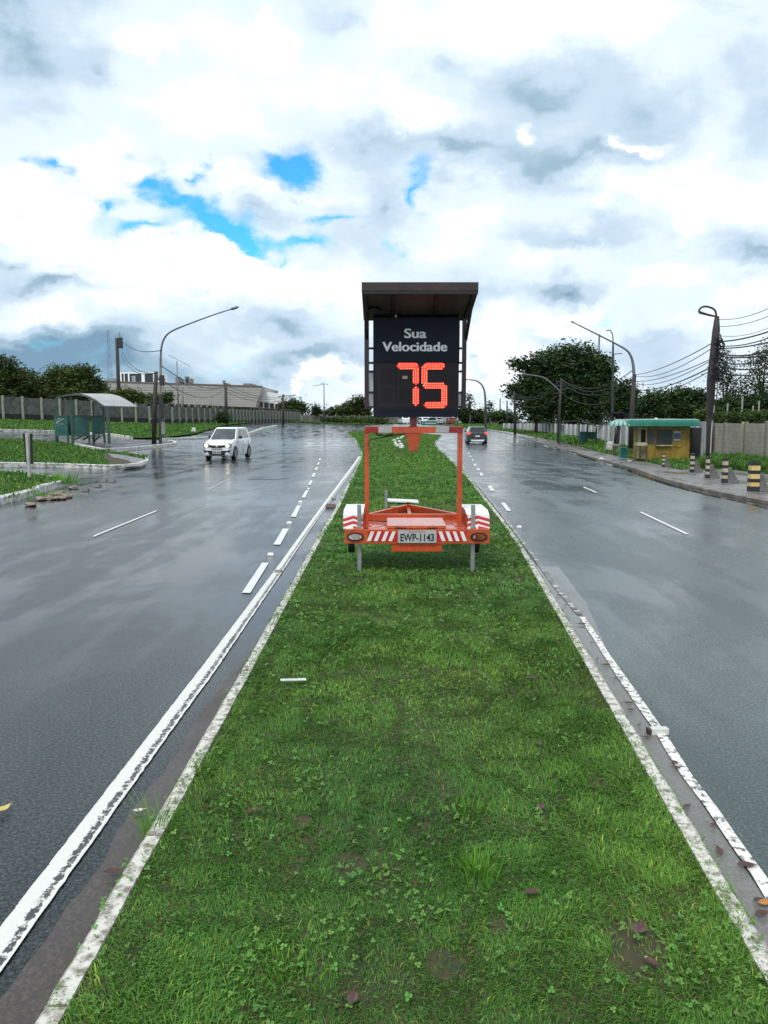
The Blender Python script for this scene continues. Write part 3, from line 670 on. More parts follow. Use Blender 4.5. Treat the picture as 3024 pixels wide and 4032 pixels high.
# ================================================================ speed sign trailer
o_paint = mat('orange_paint', (.56, .078, .018),   .34, var=.34, vscale=3.2, coat=.25, detail=8, bump=.08, bscale=60)
o_dark = mat('orange_paint_worn', (.40, .06, .018), .4, var=.3, vscale=9, bump=.1)
o_deck = mat('orange_tread_plate', (.60, .13, .05), .22, var=.2, vscale=14, coat=.7, bump=.5, bscale=110)
blackp = mat('black_paint', (.012, .011, .014), .32, var=.3, vscale=8)
brownp = mat('rusty_brown_paint', (.036, .019, .016), .42, var=.4, vscale=9, bump=.1)
galv = mat('galvanised_steel', (.36, .37, .37), .42, metal=.6, var=.2, vscale=14)
refl_w = mat('reflective_white', (.78, .77, .75), .35, var=.06, vscale=20)
refl_r = mat('reflective_red', (.50, .018, .02), .35, var=.15, vscale=20)
refl_dr = mat('reflective_dull_red', (.30, .02, .018), .4, var=.2, vscale=20)
refl_s = mat('reflective_silver', (.42, .41, .40), .4, var=.1, vscale=20)
boardm = mat('navy_board', (.007, .010, .022), .45, var=.25, vscale=5, spec=.2)
dispm = mat('display_face', (.016, .010, .014), .35, var=.25, vscale=7, spec=.25)
textm = mat('grey_white_lettering', (.93, .94, .95), .5, var=.04)
led = mat('lit_led', (.6, .05, .02), .5, var=.1, emit=(1.0, .17, .09), estr=2.0)
ledglow = mat('led_glow_backing', (.12, .008, .006), .5, var=.2, emit=(1.0, .02, .014), estr=1.2)  # emission paints the red glow between the LED dots
ledoff = mat('unlit_led', (.026, .020, .024), .5, var=.2)
solar = mat('solar_underside', (.055, .055, .050), .5, var=.3, vscale=10)
solarl = mat('solar_cell_lines', (.13, .13, .12), .5, var=.1)
rubber = mat('rubber', (.014, .014, .014), .6, var=.3)
platem = mat('plate_grey', (.42, .43, .42), .4, var=.08, vscale=12)
dk = mat('near_black', (.008, .008, .009), .5, var=.2)
alum = mat('aluminium', (.55, .57, .6), .3, metal=.5, var=.15)
rootp = P(1642, 2256, .08); KS = (CZ - rootp.z) / 1.555
TR = empty('speed_display_trailer', rootp, 0, 'orange trailer with a lit speed display under a solar canopy on the grass median', 'speed sign trailer', scale=KS)
def pt(cx, cy, d, hz=47, c0=502):      # measured from the trailer's own proportions
    if hz == 47: s_ = 912 * 7.79 / (7.79 + d); return ((cx - c0) / s_ - .338, 1.555 - (cy - hz) / s_)
    y = 7.79 + d; v = (2016 - (1060 + cy * .42194)) / F; u = (cx - c0) * .42194 / F; c_, s_ = math.cos(TH), math.sin(TH)
    dz = y * (v * c_ - s_) / (c_ + v * s_); return (u * (y * c_ - dz * s_) - .338, 1.555 + dz)
def part(b, name, m=None, bevel=.003, parent=None, smooth=False):
    return b.build(name, m, parent or TR, bevel=bevel, smooth=smooth)
b = MB(); b.box(-.745, .745, 0, .05, .307, .455); b.box(-.745, .745, .05, .11, .440, .455); bump_ = part(b, 'bumper', o_paint)
st = MB(); st.box(-.508, -.197, -.004, .002, .328, .436, refl_r); st2 = MB(); st2.box(.197, .508, -.004, .002, .328, .436, refl_r)
for tx in (375, 440, 510, 575):
    x = (tx - 810) / 912; st.prism([(x, .434), (x + .037, .434), (x - .002, .334), (x - .040, .334)], 'y', -.007, -.003, refl_w)
for tx in (1008, 1075, 1140, 1208):
    x = (tx - 810) / 912; st2.prism([(x, .434), (x + .037, .434), (x + .075, .334), (x + .037, .334)], 'y', -.007, -.003, refl_w)
part(st, 'reflective_stripes', bevel=0, parent=bump_); part(st2, 'reflective_stripes', bevel=0, parent=bump_)
pl = MB(); pl.prism([(-.199, .325), (-.19, .318), (.188, .318), (.197, .325), (.197, .44), (.188, .447), (-.19, .447), (-.199, .44)], 'y', -.018, -.010)
plo = part(pl, 'licence_plate', platem, bevel=0)
text('EWP-1143', .105, .0022, dk, 'plate_number', plo, (-.001, -.0195, .338), width=.345, depth=.001)
pb = MB(); pb.box(-.09, .09, -.0195, -.0175, .428, .437, mat('plate_band', (.25, .26, .25), .5)); part(pb, 'plate_band', bevel=0, parent=plo)
for sx, cx in ((-1, 230), (1, 1388)):
    x = (cx - 810) / 912; e_ = lambda rx, rz: [(x + rx * math.cos(t_) , .379 + rz * math.sin(t_)) for t_ in np.linspace(0, 2 * math.pi, 25)[:-1]]
    r_b = MB(); r_b.prism(e_(.088, .045), 'y', -.014, .0, rubber); lo = part(r_b, 'tail_light', bevel=0)
    l_b = MB()
    if sx < 0:
        l_b.prism(e_(.068, .030), 'y', -.02, -.012, mat('clear_lens', (.62, .60, .56), .15, col2=(.32, .22, .18), vscale=28, coat=.5))
        for qx, qz in ((-.04, .01), (-.01, -.01), (.02, .012), (.035, -.008), (0, .015)): l_b.box(x + qx - .006, x + qx + .006, -.0215, -.0195, .375 + qz, .381 + qz, dk)
    else:
        l_b.prism(e_(.068, .030), 'y', -.02, -.012, mat('amber_lens', (.34, .10, .02), .15, col2=(.10, .03, .02), vscale=16, coat=.5))
        l_b.box(x - .038, x - .012, -.0215, -.0195, .36, .398, mat('red_lens', (.2, .01, .01), .2)); l_b.box(x - .066 + .012, x - .040, -.0215, -.0195, .364, .394, mat('pale_lens', (.45, .36, .32), .2))
    part(l_b, 'lens', bevel=0, parent=lo)
for x in (-.598, .581):
    l_b = MB(); l_b.box(x - .0205, x + .0205, .062, .10, -.03, .70, galv); l_b.box(x - .03, x + .03, .055, .106, .456, .475, o_dark)
    part(l_b, 'stabiliser_leg', bevel=.002)
b = MB(); b.box(-.50, .50, .11, .80, .425, .452, o_deck); part(b, 'deck')
b = MB()
b.box(-.56, -.50, .05, .80, .38, .455); b.box(.50, .56, .05, .80, .38, .455); b.box(-.56, .56, .80, .85, .40, .515)
apx, apz = pt(725, 845, 1.47)
b.bar((-.52, .84, .475), (apx, 1.46, .515), .05, .085); b.bar((.50, .84, .475), (apx, 1.46, .515), .05, .085); b.bar((apx, .84, .47), (apx, 1.46, .50), .04, .06); b.bar((apx, 1.44, .455), (apx, 2.0, .45), .06, .07)
part(b, 'chassis', o_paint)
b = MB(); b.box(-.265, .258, .015, .03, .222, .302); b.box(-.265, .258, .03, .12, .222, .232); part(b, 'underrun_plate', o_paint)
b = MB(); b.box(-.31, .298, .022, .56, .468, .498, o_deck, rot=(R(1.5), 0, 0)); lid = part(b, 'tool_lid')
for x in (-.17, .155): part(MB().box(x - .055, x + .055, .018, .05, .452, .472), 'lid_hinge', dk, parent=lid)
for sx in (-1, 1):
    x0, x1 = (-.765, -.555) if sx < 0 else (.515, .752)
    prof = [(.06, .455), (.10, .595), (.24, .632), (.78, .632), (.88, .56), (.93, .455)]
    inn = [(y, z - .012) for y, z in prof]
    b = MB(); b.prism(prof + [(y + (.012 if i < 2 else -.012 if i > 3 else 0), z - .012) for i, (y, z) in reversed(list(enumerate(prof)))], 'x', x0, x1)
    fo = part(b, 'mudguard', refl_w if sx < 0 else refl_w, bevel=0)
    s_b = MB(); xm = (x0 + x1) / 2
    def slope(u, v):      # u across, v up the rear slope 0..1
        y0, z0 = .06, .455; y1, z1 = .10, .592; nx = (-.013, .011)
        return Vector((x0 + (x1 - x0) * u, y0 + (y1 - y0) * v - .003, z0 + (z1 - z0) * v + .003))
    for k in (-.28, .10, .48):
        for (u0, u1, s0, s1) in ((0, .5, 0, .24), (.5, 1, .24, 0)):
            A0, A1, w_ = k + s0, k + s1, .22
            q = [slope(u0, max(0, A0)), slope(u1, max(0, A1)), slope(u1, max(0, min(1, A1 + w_))), slope(u0, max(0, min(1, A0 + w_)))]
            if (q[3] - q[0]).length < .004: continue
            s_b.add(q, [(0, 1, 2, 3)], refl_r)
    o_ = part(s_b, 'chevrons', bevel=0, parent=fo)
    b = MB(); b.box(x0 if sx > 0 else x1 - .006, x0 + .006 if sx > 0 else x1, .06, .9, .455, .60, o_dark); part(b, 'mudguard_bracket', parent=fo)
b = MB(); b.box(-.70, .69, .50, .545, .255, .305); b.box(-.40, -.30, .49, .56, .245, .33); b.box(.33, .43, .49, .56, .245, .33); b.box(-.56, -.50, .48, .57, .30, .38); b.box(.50, .56, .48, .57, .30, .38)
part(b, 'axle', dk)
for x in (-.70, .66):
    b = MB(); b.tube([(x - .03, .52, .25), (x + .035, .52, .25)], .125, 20); b.tube([(x - .05, .52, .28), (x + .055, .52, .28)], .04, 12); part(b, 'wheel_hub', rubber, bevel=0)
# mast frame
YF = .30
for x0, x1, dd in ((-.545, -.502, .06), (.440, .484, .13)):
    b = MB(); b.box(x0, x1, YF - .02, YF + dd - .02, .40, 1.434); b.box(x0 - .03, x1 + .03, YF - .05, YF + dd + .02, .452, .462); part(b, 'frame_post', o_paint)
b = MB(); b.box(-.545, .485, YF - .025, YF + .05, 1.435, 1.503); beam = part(b, 'crossbeam', o_paint)
b = MB()
for c0_, c1_, m_ in ((325, 445, refl_dr), (448, 570, refl_s), (975, 1097, refl_s), (1100, 1222, refl_dr)):
    part(MB().box(pt(c0_, 0, YF)[0], pt(c1_, 0, YF)[0], YF - .029, YF - .024, 1.440, 1.499, m_), 'reflector', bevel=0, parent=beam)
b = MB(); b.prism([(-.118, 1.434), (.050, 1.434), (.008, 1.252), (.0, 1.244), (-.062, 1.244), (-.070, 1.252)], 'y', YF - .02, YF + .04); part(b, 'mast_gusset', o_dark, bevel=.004)
b = MB(); b.tube([(-.43, YF, 1.432), (-.40, YF, 1.415), (-.33, YF - .005, 1.408), (-.27, YF, 1.42), (-.24, YF, 1.433)], .008, 6); part(b, 'cable_loop', rubber, bevel=0)
b = MB(); b.tube([(-.033, YF + .01, 1.50), (-.033, YF + .01, 1.62)], .035, 14); b.box(-.075, .01, YF - .03, YF + .05, 1.503, 1.512); part(b, 'mast', mat('maroon_paint', (.16, .022, .016), .35, var=.25), bevel=0)
for x in (-.70, -.52, -.155, .15, .54, .71):
    for z in (.325, .442):
        if abs(x) < .3 and z < .4: continue
        part(MB().tube([(x, -.008, z), (x, .002, z)], .007, 6, galv), 'bolt', bevel=0, parent=bump_)
b = MB(); b.tube([(-.033, YF + .06, 1.62), (-.02, YF + .09, 1.52), (-.10, YF + .07, 1.43), (-.3, YF + .06, 1.40), (-.50, YF + .06, 1.36), (-.525, YF + .06, .9), (-.52, YF + .07, .5), (-.3, .5, .47)], .007, 6); part(b, 'wiring', rubber, bevel=0)
# jack and hitch
jx, _ = pt(520, 0, 1.25)
b = MB(); b.tube([(jx, 1.25, .30), (jx, 1.25, .745)], .017, 10, galv); b.box(jx - .02, jx + .02, 1.235, 1.27, .40, .50, dk); b.box(jx - .05, jx - .02, 1.24, 1.26, .47, .49, dk); b.tube([(jx, 1.25, .10), (jx, 1.25, .3)], .013, 8, galv)
part(b, 'jockey_jack', bevel=0)
b = MB(); b.prism([(jx + .03, .44), (jx + .15, .44), (jx + .13, .55), (jx + .06, .555)], 'y', 1.2, 1.3); part(b, 'jack_bracket', o_paint)
b = MB(); b.tube([(apx - .035, 1.5, .565), (apx, 1.46, .575), (apx + .035, 1.5, .565), (apx, 1.54, .56), (apx - .035, 1.5, .565)], .009, 6); b.tube([(apx, 1.5, .49), (apx, 1.5, .57)], .012, 8); part(b, 'hitch_handle', dk, bevel=0)
# board
def pb_(cx, cy): return pt(cx, cy, YF, hz=1422)
bx0, bz0 = pb_(400, 1380); bx1, bz1 = pb_(1200, 458); _, bzm = pb_(0, 875); _, bzl = pb_(0, 1310)
b = MB(); b.box(bx0, bx1, YF - .05, YF + .11, bzm, bz1); brd = part(b, 'sign_board', boardm, bevel=.004)
b = MB(); b.box(bx0 + .004, bx1 - .004, YF - .045, YF + .11, bzl, bzm - .002, dispm); b.box(bx0, bx1, YF - .05, YF + .11, bz0, bzl - .001, boardm); b.box(bx0, bx0 + .02, YF - .052, YF + .1, bzl, bzm - .003, boardm)
dsp = part(b, 'display_panel', bevel=0)
for s_, cx, cy, w_ in (('Sua', 786, 650, 202), ('Velocidade', 785, 772, 590)):
    x, z = pb_(cx, cy); boldtext(s_, .133, textm, 'lettering', brd, (x, YF - .0515, z), w_ / 879)
YD = YF - .0475
def seg(pts): return [pb_(*p) for p in pts]
SEG = {'a': [(0, 0), (28, -32), (175, -32), (203, 0), (175, 30), (28, 30)]}
segs = [[(612, 908), (638, 878), (790, 878), (820, 905), (795, 938), (640, 938)], [(822, 915), (822, 1060), (795, 1085), (766, 1060), (766, 945), (795, 930)],
        [(794, 1093), (822, 1118), (822, 1255), (794, 1276), (766, 1255), (766, 1118)],
        [(862, 908), (892, 878), (1040, 878), (1062, 908), (1038, 940), (890, 940)], [(850, 915), (870, 895), (898, 935), (898, 1062), (872, 1090), (846, 1062)],
        [(858, 1092), (880, 1066), (1048, 1066), (1066, 1090), (1044, 1116), (880, 1116)], [(1080, 1095), (1082, 1270), (1062, 1285), (1030, 1245), (1030, 1110), (1056, 1080)],
        [(862, 1268), (890, 1240), (1040, 1240), (1075, 1278), (1050, 1297), (890, 1297)]]
DG = {}
for si, s_ in enumerate(segs):
    dk_ = 'seven' if si < 3 else 'five'
    if dk_ not in DG: DG[dk_] = (MB(), MB())
    b, d_ = DG[dk_]
    q = seg(s_); b.prism(q, 'y', YD - .002, YD + .003, ledglow)
    xs = [p[0] for p in q]; zs = [p[1] for p in q]; step = .0225
    X_, Z_ = np.meshgrid(np.arange(min(xs) + .006, max(xs), step), np.arange(min(zs) + .006, max(zs), step)); X_ = X_.ravel(); Z_ = Z_.ravel()
    k = inpoly(X_, Z_, [((p[0] - np.mean(xs)) * .97 + np.mean(xs), (p[1] - np.mean(zs)) * .97 + np.mean(zs)) for p in q])
    for x, z in zip(X_[k], Z_[k]):
        r_ = .0078; d_.prism([(x + r_ * math.cos(t_), z + r_ * math.sin(t_)) for t_ in (0, 1.05, 2.09, 3.14, 4.19, 5.24)], 'y', YD - .006, YD - .002, led)
for dk_, (b, d_) in DG.items():
    dg_ = part(b, 'lit_digit', bevel=0, parent=brd); part(d_, 'led_dots', bevel=0, parent=dg_)
b = MB()
for (x0, x1, y0, y1) in ((440, 590, 900, 925), (440, 470, 930, 1080), (575, 600, 930, 1080), (450, 760, 1085, 1105), (440, 470, 1110, 1250), (575, 600, 1110, 1250), (450, 760, 1255, 1278), (620, 645, 945, 1080), (620, 645, 1110, 1250)):
    for yy in range(y0, y1, 18):
        a0 = pb_(x0, yy + 5); a1 = pb_(x1, yy); b.box(a0[0], a1[0], YD - .001, YD + .003, a0[1], a1[1], ledoff)
part(b, 'unlit_digits', bevel=0, parent=dsp)
b = MB(); a0 = pb_(668, 1028); a1 = pb_(715, 1000); b.box(a0[0], a1[0], YD - .006, YD + .002, a0[1], a1[1]); part(b, 'sensor_label', mat('beige_label', (.42, .36, .26), .5), bevel=0, parent=dsp)
# side posts + canopy
for c0_, c1_ in ((318, 358), (1222, 1270)):
    x0, z0 = pb_(c0_, 1305); x1, z1 = pb_(c1_, 395)
    b = MB(); b.box(x0, x1, YF + .0, YF + .08, z0, 2.66); part(b, 'canopy_post', mat('dark_maroon_frame', (.030, .012, .014), .35, var=.4, vscale=5))
b = MB()
for cy in (740, 875, 955, 1150, 1285):
    for (a_, c_) in ((356, 402), (1198, 1224)):
        x0, z0 = pb_(a_, cy + 9); x1, z1 = pb_(c_, cy - 9); b.box(x0, x1, YF + .0, YF + .05, z0, z1)
part(b, 'post_bracket', dk)
for (a_, c_, ca, cb) in ((362, 408, 960, 1280), (1186, 1222, 1150, 1290)):
    x0, z0 = pb_(a_, cb); x1, z1 = pb_(c_, ca); b = MB(); b.box(x0, x1, YF + .055, YF + .12, z0, z1); part(b, 'battery_box', alum)
yn, yb = -.51, .45; zn, zb_ = 2.754, 2.61
def cz_(y): return zb_ + (zn - zb_) * (yb - y) / (yb - yn)
b = MB(); b.add([(-.548, yn, cz_(yn)), (.532, yn, cz_(yn)), (.555, yb, cz_(yb)), (-.555, yb, cz_(yb)), (-.548, yn, cz_(yn) + .081), (.532, yn, cz_(yn) + .081), (.555, yb, cz_(yb) + .05), (-.555, yb, cz_(yb) + .05)],
               [(4, 5, 6, 7), (0, 1, 5, 4), (1, 2, 6, 5), (2, 3, 7, 6), (3, 0, 4, 7)], brownp)
b.add([(-.546, yn + .004, cz_(yn) + .01), (.530, yn + .004, cz_(yn) + .01), (.553, yb, cz_(yb) + .01), (-.553, yb, cz_(yb) + .01)], [(0, 1, 2, 3)], solar)
cano = part(b, 'solar_canopy', bevel=0)
b = MB()
for i in range(1, 13):
    x = -.555 + 1.11 * i / 13; b.add([(x - .002, yn + .06, cz_(yn + .06) + .008), (x + .002, yn + .06, cz_(yn + .06) + .008), (x + .002, yb, cz_(yb) + .008), (x - .002, yb, cz_(yb) + .008)], [(0, 1, 2, 3)], solarl)
for i in range(1, 10):
    y = yn + .06 + .9 * i / 10; b.add([(-.54, y, cz_(y) + .007), (.54, y, cz_(y) + .007), (.54, y + .004, cz_(y) + .007), (-.54, y + .004, cz_(y) + .007)], [(0, 1, 2, 3)], solarl)
part(b, 'cell_lines', bevel=0, parent=cano)
b = MB()
for x in (-.52, -.25, .165, .505): b.bar((x, yn + .02, cz_(yn) - .005), (x, yb, cz_(yb) - .005), .04, .03, dk)
b.bar((-.546, yn + .02, cz_(yn) - .01), (.53, yn + .02, cz_(yn) - .01), .04, .035, dk)
for x in (-.52, .51): b.bar((x, YF + .04, 2.40), (x, yn + .25, cz_(yn) - .02), .03, .03, mat('dark_maroon_frame', (.03, .012, .014)))
part(b, 'canopy_frame', dk)
b = MB()
for cx in (604, 953):
    x0, z0 = pb_(cx - 14, 458); x1, z1 = pb_(cx + 14, 372); b.box(x0, x1, YF - .02, YF - .008, z0, z1)
part(b, 'hanging_bracket', alum)
b = MB(); b.tube([(-.50, .02, 2.665), (-.47, .0, 2.66), (-.40, .0, 2.655), (-.37, .02, 2.66)], [.012, .028, .028, .01], 12); b.tube([(-.37, .02, 2.66), (-.33, .05, 2.65), (-.29, .1, 2.62)], .006, 6); b.bar((-.44, .0, 2.68), (-.44, 0, 2.72), .02, .02); part(b, 'siren_speaker', dk, bevel=0)
# ================================================================ cars
glass = mat('car_glass', (.018, .022, .025), .06, var=.2, coat=.5)
glassl = mat('windscreen_glass', (.025, .035, .036), .08, col2=(.085, .10, .10), vscale=1.5, coat=.6)
carw = mat('white_car_paint', (.78, .80, .82), .22, var=.03, coat=.5)
carb = mat('dark_grey_car_paint', (.020, .026, .030), .25, var=.2, coat=.5)
hub = mat('wheel_silver', (.32, .31, .31), .35, metal=.5, var=.2)
def loft(stations, m):
    b = MB(); n = len(stations[0][1]); vs = []
    for y, sec in stations:
        full = [(x, z) for x, z in sec] + [(-x, z) for x, z in reversed(sec) if x > 1e-6]
        vs += [(x, y, z) for x, z in full]
    nn = len(full); k = len(stations)
    fs = [(i * nn + j, i * nn + (j + 1) % nn, (i + 1) * nn + (j + 1) % nn, (i + 1) * nn + j) for i in range(k - 1) for j in range(nn)]
    fs += [tuple(range(nn)), tuple(range(k * nn - 1, (k - 1) * nn - 1, -1))]
    return b.add(vs, fs, m)
def bil(a, b_, c, d, u, v): return (a * (1 - u) + b_ * u) * (1 - v) + (d * (1 - u) + c * u) * v
def fq(mb, q, u0, u1, v0, v1, m, off=.006, sk0=0., sk1=0.):
    a_, b_, c_, d_ = [Vector(p) for p in q]; n = (b_ - a_).cross(d_ - a_).normalized() * off
    mb.add([bil(a_, b_, c_, d_, u, v) + n for u, v in ((u0, v0), (u1, v0), (u1 - sk1, v1), (u0 + sk0, v1))], [(0, 1, 2, 3)], m)
def car(name, loc, rz, paint, L_, Wd, H, front, label, cat, scale=1., detail=True, suv=False):
    r = empty(name, loc, rz, label, cat, scale=scale); hw = Wd / 2; h2 = L_ / 2; zb = .92 if not suv else 1.0
    def sec(w, z0, z1, zs): return [(0, z0), (w * .90, z0), (w * .97, z0 + .08), (w, (z0 + z1) * .5), (w * .985, z1 - .12), (w * .93, z1), (w * .5, z1 + zs), (0, z1 + zs * 1.2)]
    fz = .70 if not suv else .85
    if front:
        stn = [(-h2, sec(hw * .78, .26, fz - .05, .0)), (-h2 + .06, sec(hw * .90, .20, fz, .01)), (-h2 + .25, sec(hw * .98, .18, fz + .09, .03)), (-h2 + .75, sec(hw, .18, zb - .03, .02)),
               (-h2 + 1.05, sec(hw, .18, zb, .02)), (h2 - .5, sec(hw, .18, zb + .02, .01)), (h2 - .12, sec(hw * .97, .20, zb + .0, 0)), (h2, sec(hw * .88, .3, zb - .06, 0))]
    else: stn = []
    body = loft(stn, paint).build('body', None, r); smooth_angle(body, 32)
    # greenhouse: base & roof rings
    yb0, yb1 = -h2 + .95, h2 - .10; yr0, yr1 = -h2 + 1.62, h2 - .38; wb, wr = hw * .93, hw * .74; z0, z1 = zb - .02, H - .04
    Bq = [(-wb, yb0, z0), (wb, yb0, z0), (wb, yb1, z0), (-wb, yb1, z0)]; Rq = [(-wr, yr0, z1), (wr, yr0, z1), (wr, yr1, z1), (-wr, yr1, z1)]
    Cq = [(-wr * .86, yr0 + .12, H), (wr * .86, yr0 + .12, H), (wr * .86, yr1 - .1, H - .01), (-wr * .86, yr1 - .1, H - .01)]
    g = MB(); g.add(Bq + Rq + Cq, [(0, 1, 5, 4), (1, 2, 6, 5), (2, 3, 7, 6), (3, 0, 4, 7), (4, 5, 9, 8), (5, 6, 10, 9), (6, 7, 11, 10), (7, 4, 8, 11), (8, 9, 10, 11)], paint)
    cab = g.build('cabin', None, r); smooth_angle(cab, 30)
    wsb = MB(); fq(wsb, (Bq[0], Bq[1], Rq[1], Rq[0]), .04, .96, .06, .93, glassl if not suv else glass); wsb.build('windscreen', None, r)
    rw = MB(); fq(rw, (Bq[2], Bq[3], Rq[3], Rq[2]), .08, .92, .10, .92, glass); rw.build('rear_window', None, r)
    for q, sd_ in (((Bq[1], Bq[2], Rq[2], Rq[1]), 1), ((Bq[3], Bq[0], Rq[0], Rq[3]), -1)):
        w_ = MB()
        if sd_ > 0: fq(w_, q, .10, .50, .12, .90, glass, sk0=.07); fq(w_, q, .54, .90, .12, .90, glass, sk1=.05)
        else: fq(w_, q, .10, .46, .12, .90, glass, sk0=.05); fq(w_, q, .50, .90, .12, .90, glass, sk1=.07)
        w_.build('side_window', None, r)
        d_ = MB(); x = sd_ * (hw + .002)
        for yy in (-h2 + 1.12, -h2 + 2.05, h2 - .75): d_.box(min(x, x - sd_ * .02), max(x, x - sd_ * .02), yy - .004, yy + .004, .32, zb - .06, dk)
        d_.box(min(x, x + sd_ * .02), max(x, x + sd_ * .02), -h2 + 1.85, -h2 + 1.98, zb - .17, zb - .14, paint)
        d_.build('door_seam', None, r)
        m_ = MB(); xm = sd_ * (hw + .06); m_.box(xm - .085, xm + .085, yb0 + .42, yb0 + .52, zb + .03, zb + .16, dk); m_.build('mirror', None, r, bevel=.02)
    rad = .30 if not suv else .34
    for yy in (-h2 + .68, h2 - .66):
        for sd_ in (-1, 1):
            a_ = MB(); x = sd_ * hw
            a_.prism([(yy + (rad + .045) * math.cos(t_), rad + (rad + .045) * math.sin(t_)) for t_ in np.linspace(-.35, math.pi + .35, 15)], 'x', *sorted((x - sd_ * .12, x + sd_ * .006)), dk)
            w_ = MB(); w_.tube([(x - sd_ * .19, yy, rad), (x - sd_ * .01, yy, rad), (x + sd_ * .012, yy, rad)], [rad, rad, rad * .9], 22, rubber)
            wo_ = w_.build('wheel', None, r); a_.build('arch', None, wo_)
            h_ = MB(); h_.tube([(x + sd_ * .0, yy, rad), (x + sd_ * .018, yy, rad)], [rad * .66, rad * .6], 18, hub); h_.build('rim', None, wo_)
    return r, h2, hw, zb
# white hatchback facing the camera
wp = (P(*z7(30, 40)) + P(*z7(360, 5))) / 2
pf = P(*(700 + 440 / 4.1475, 1600 + 862 / 4.1475)); pfr = P(*(700 + 895 / 4.1475, 1600 + 900 / 4.1475)); prr = P(*(700 + 1090 / 4.1475, 1600 + 855 / 4.1475))
hd = Vector((prr.x - pfr.x, prr.y - pfr.y, 0)); rzc = R(-7)
fc = P(853, 1812); sW = (P(926, 1812) - P(793, 1812)).length / 1.70
cdir = Vector((-math.sin(rzc), math.cos(rzc), 0))
wc, h2, hw, zb = car('white_hatchback', Vector((fc.x, fc.y, 0)) + cdir * 1.9 * sW, rzc, carw, 3.80, 1.64, 1.48, True, 'white hatchback with lit headlights driving towards the camera on the wet left road', 'car', scale=sW)
wc.location.z = float(T(wc.location.x, wc.location.y)); wc.scale = (sW * .93, sW * .96, sW * 1.13); print('white car', wc.location, sW)
hl = mat('lit_headlight', (.9, .8, .6), .2, var=.05, emit=(1, .78, .50), estr=4.0)
lensg = mat('headlight_glass', (.28, .27, .25), .12, var=.2, coat=.6)
for sd_ in (-1, 1):
    b = MB(); x = sd_ * hw * .76
    b.prism([(x - .19, .66), (x - .16, .57), (x + .12, .56), (x + .17, .64), (x + .16, .74), (x, .79), (x - .14, .76)] if sd_ > 0 else [(x + .19, .66), (x + .16, .57), (x - .12, .56), (x - .17, .64), (x - .16, .74), (x, .79), (x + .14, .76)], 'y', -h2 - .005, -h2 + .16, lensg)
    ho = b.build('headlight', None, wc)
    b = MB(); xx = x - sd_ * .03; b.prism([(xx + .10 * math.cos(t_), .67 + .075 * math.sin(t_)) for t_ in np.linspace(0, 6.28, 13)[:-1]], 'y', -h2 - .02, -h2 - .003, hl); b.build('bulb', None, ho)
b = MB(); b.prism([(-.50, .70), (-.46, .60), (-.2, .565), (.2, .565), (.46, .60), (.50, .70), (.2, .675), (-.2, .675)], 'y', -h2 - .022, -h2 + .03, dk); gr = b.build('grille', None, wc)
b = MB(); b.prism([(.055 * math.cos(t_), .635 + .05 * math.sin(t_)) for t_ in np.linspace(0, 6.28, 13)[:-1]], 'y', -h2 - .03, -h2 - .02, alum); b.build('badge', None, gr)
b = MB(); b.prism([(-.76, .50), (-.70, .36), (-.52, .40), (-.40, .23), (.40, .23), (.52, .40), (.70, .36), (.76, .50), (.62, .44), (.40, .44), (-.40, .44), (-.62, .44)], 'y', -h2 - .03, -h2 + .1, dk); b.box(-.3, .3, -h2 - .024, -h2, .50, .525, dk); b.build('lower_intake', None, wc)
b = MB(); b.box(-.24, .24, -h2 - .042, -h2 - .03, .30, .43, platem)
for i in range(7):
    if i != 3: b.box(-.20 + i * .06, -.165 + i * .06, -h2 - .045, -h2 - .041, .325, .40, dk)
b.build('licence_plate', None, wc)
b = MB(); b.box(-.62, -.05, -h2 + .92, -h2 + .94, zb + .0, zb + .012, dk); b.box(.0, .58, -h2 + .90, -h2 + .92, zb + .0, zb + .012, dk); b.build('wiper', None, wc)
# dark SUV seen from behind
gp = P(*c6(270, 1548)); sG = (P(*c6(375, 1548)) - P(*c6(168, 1548))).length / 1.80
gc, h2, hw, zb = car('dark_suv', Vector((gp.x, gp.y + 2.05 * sG, 0)), R(-3), carb, 4.1, 1.76, 1.56, True, 'dark grey hatchback with red tail lights driving away on the right road', 'car', scale=sG, suv=True)
gc.rotation_euler = (0, 0, R(180 - 3)); gc.location.z = float(T(gc.location.x, gc.location.y)); print('suv', gc.location, sG)
tl = mat('lit_tail_light', (.5, .03, .03), .25, var=.1, emit=(1, .10, .08), estr=.9)
for sd_ in (-1, 1):
    b = MB(); x = sd_ * hw * .86; b.prism([(x - .13, 1.08), (x + .12, 1.06), (x + .13, .86), (x - .02, .84), (x - .16, .93)] if sd_ > 0 else [(x + .13, 1.08), (x - .12, 1.06), (x - .13, .86), (x + .02, .84), (x + .16, .93)], 'y', h2 - .12, h2 + .02, tl); b.build('tail_light', None, gc)
b = MB(); b.box(-.20, .20, h2 - .05, h2 + .015, .66, .78, mat('white_plate', (.7, .7, .7), .4)); b.build('licence_plate', None, gc)
b = MB(); b.box(-.58, .58, h2 - .08, h2 + .04, .26, .40, mat('silver_bumper_skid', (.75, .76, .77), .3)); b.build('bumper_skid', None, gc, bevel=.02)
b = MB(); b.box(-hw * .62, -hw * .58, -.5, 1.5, 1.56, 1.60); b.box(hw * .58, hw * .62, -.5, 1.5, 1.56, 1.60); b.build('roof_sheen_rail', alum, gc)  # pale rails stand for the sky sheen on the wet roof
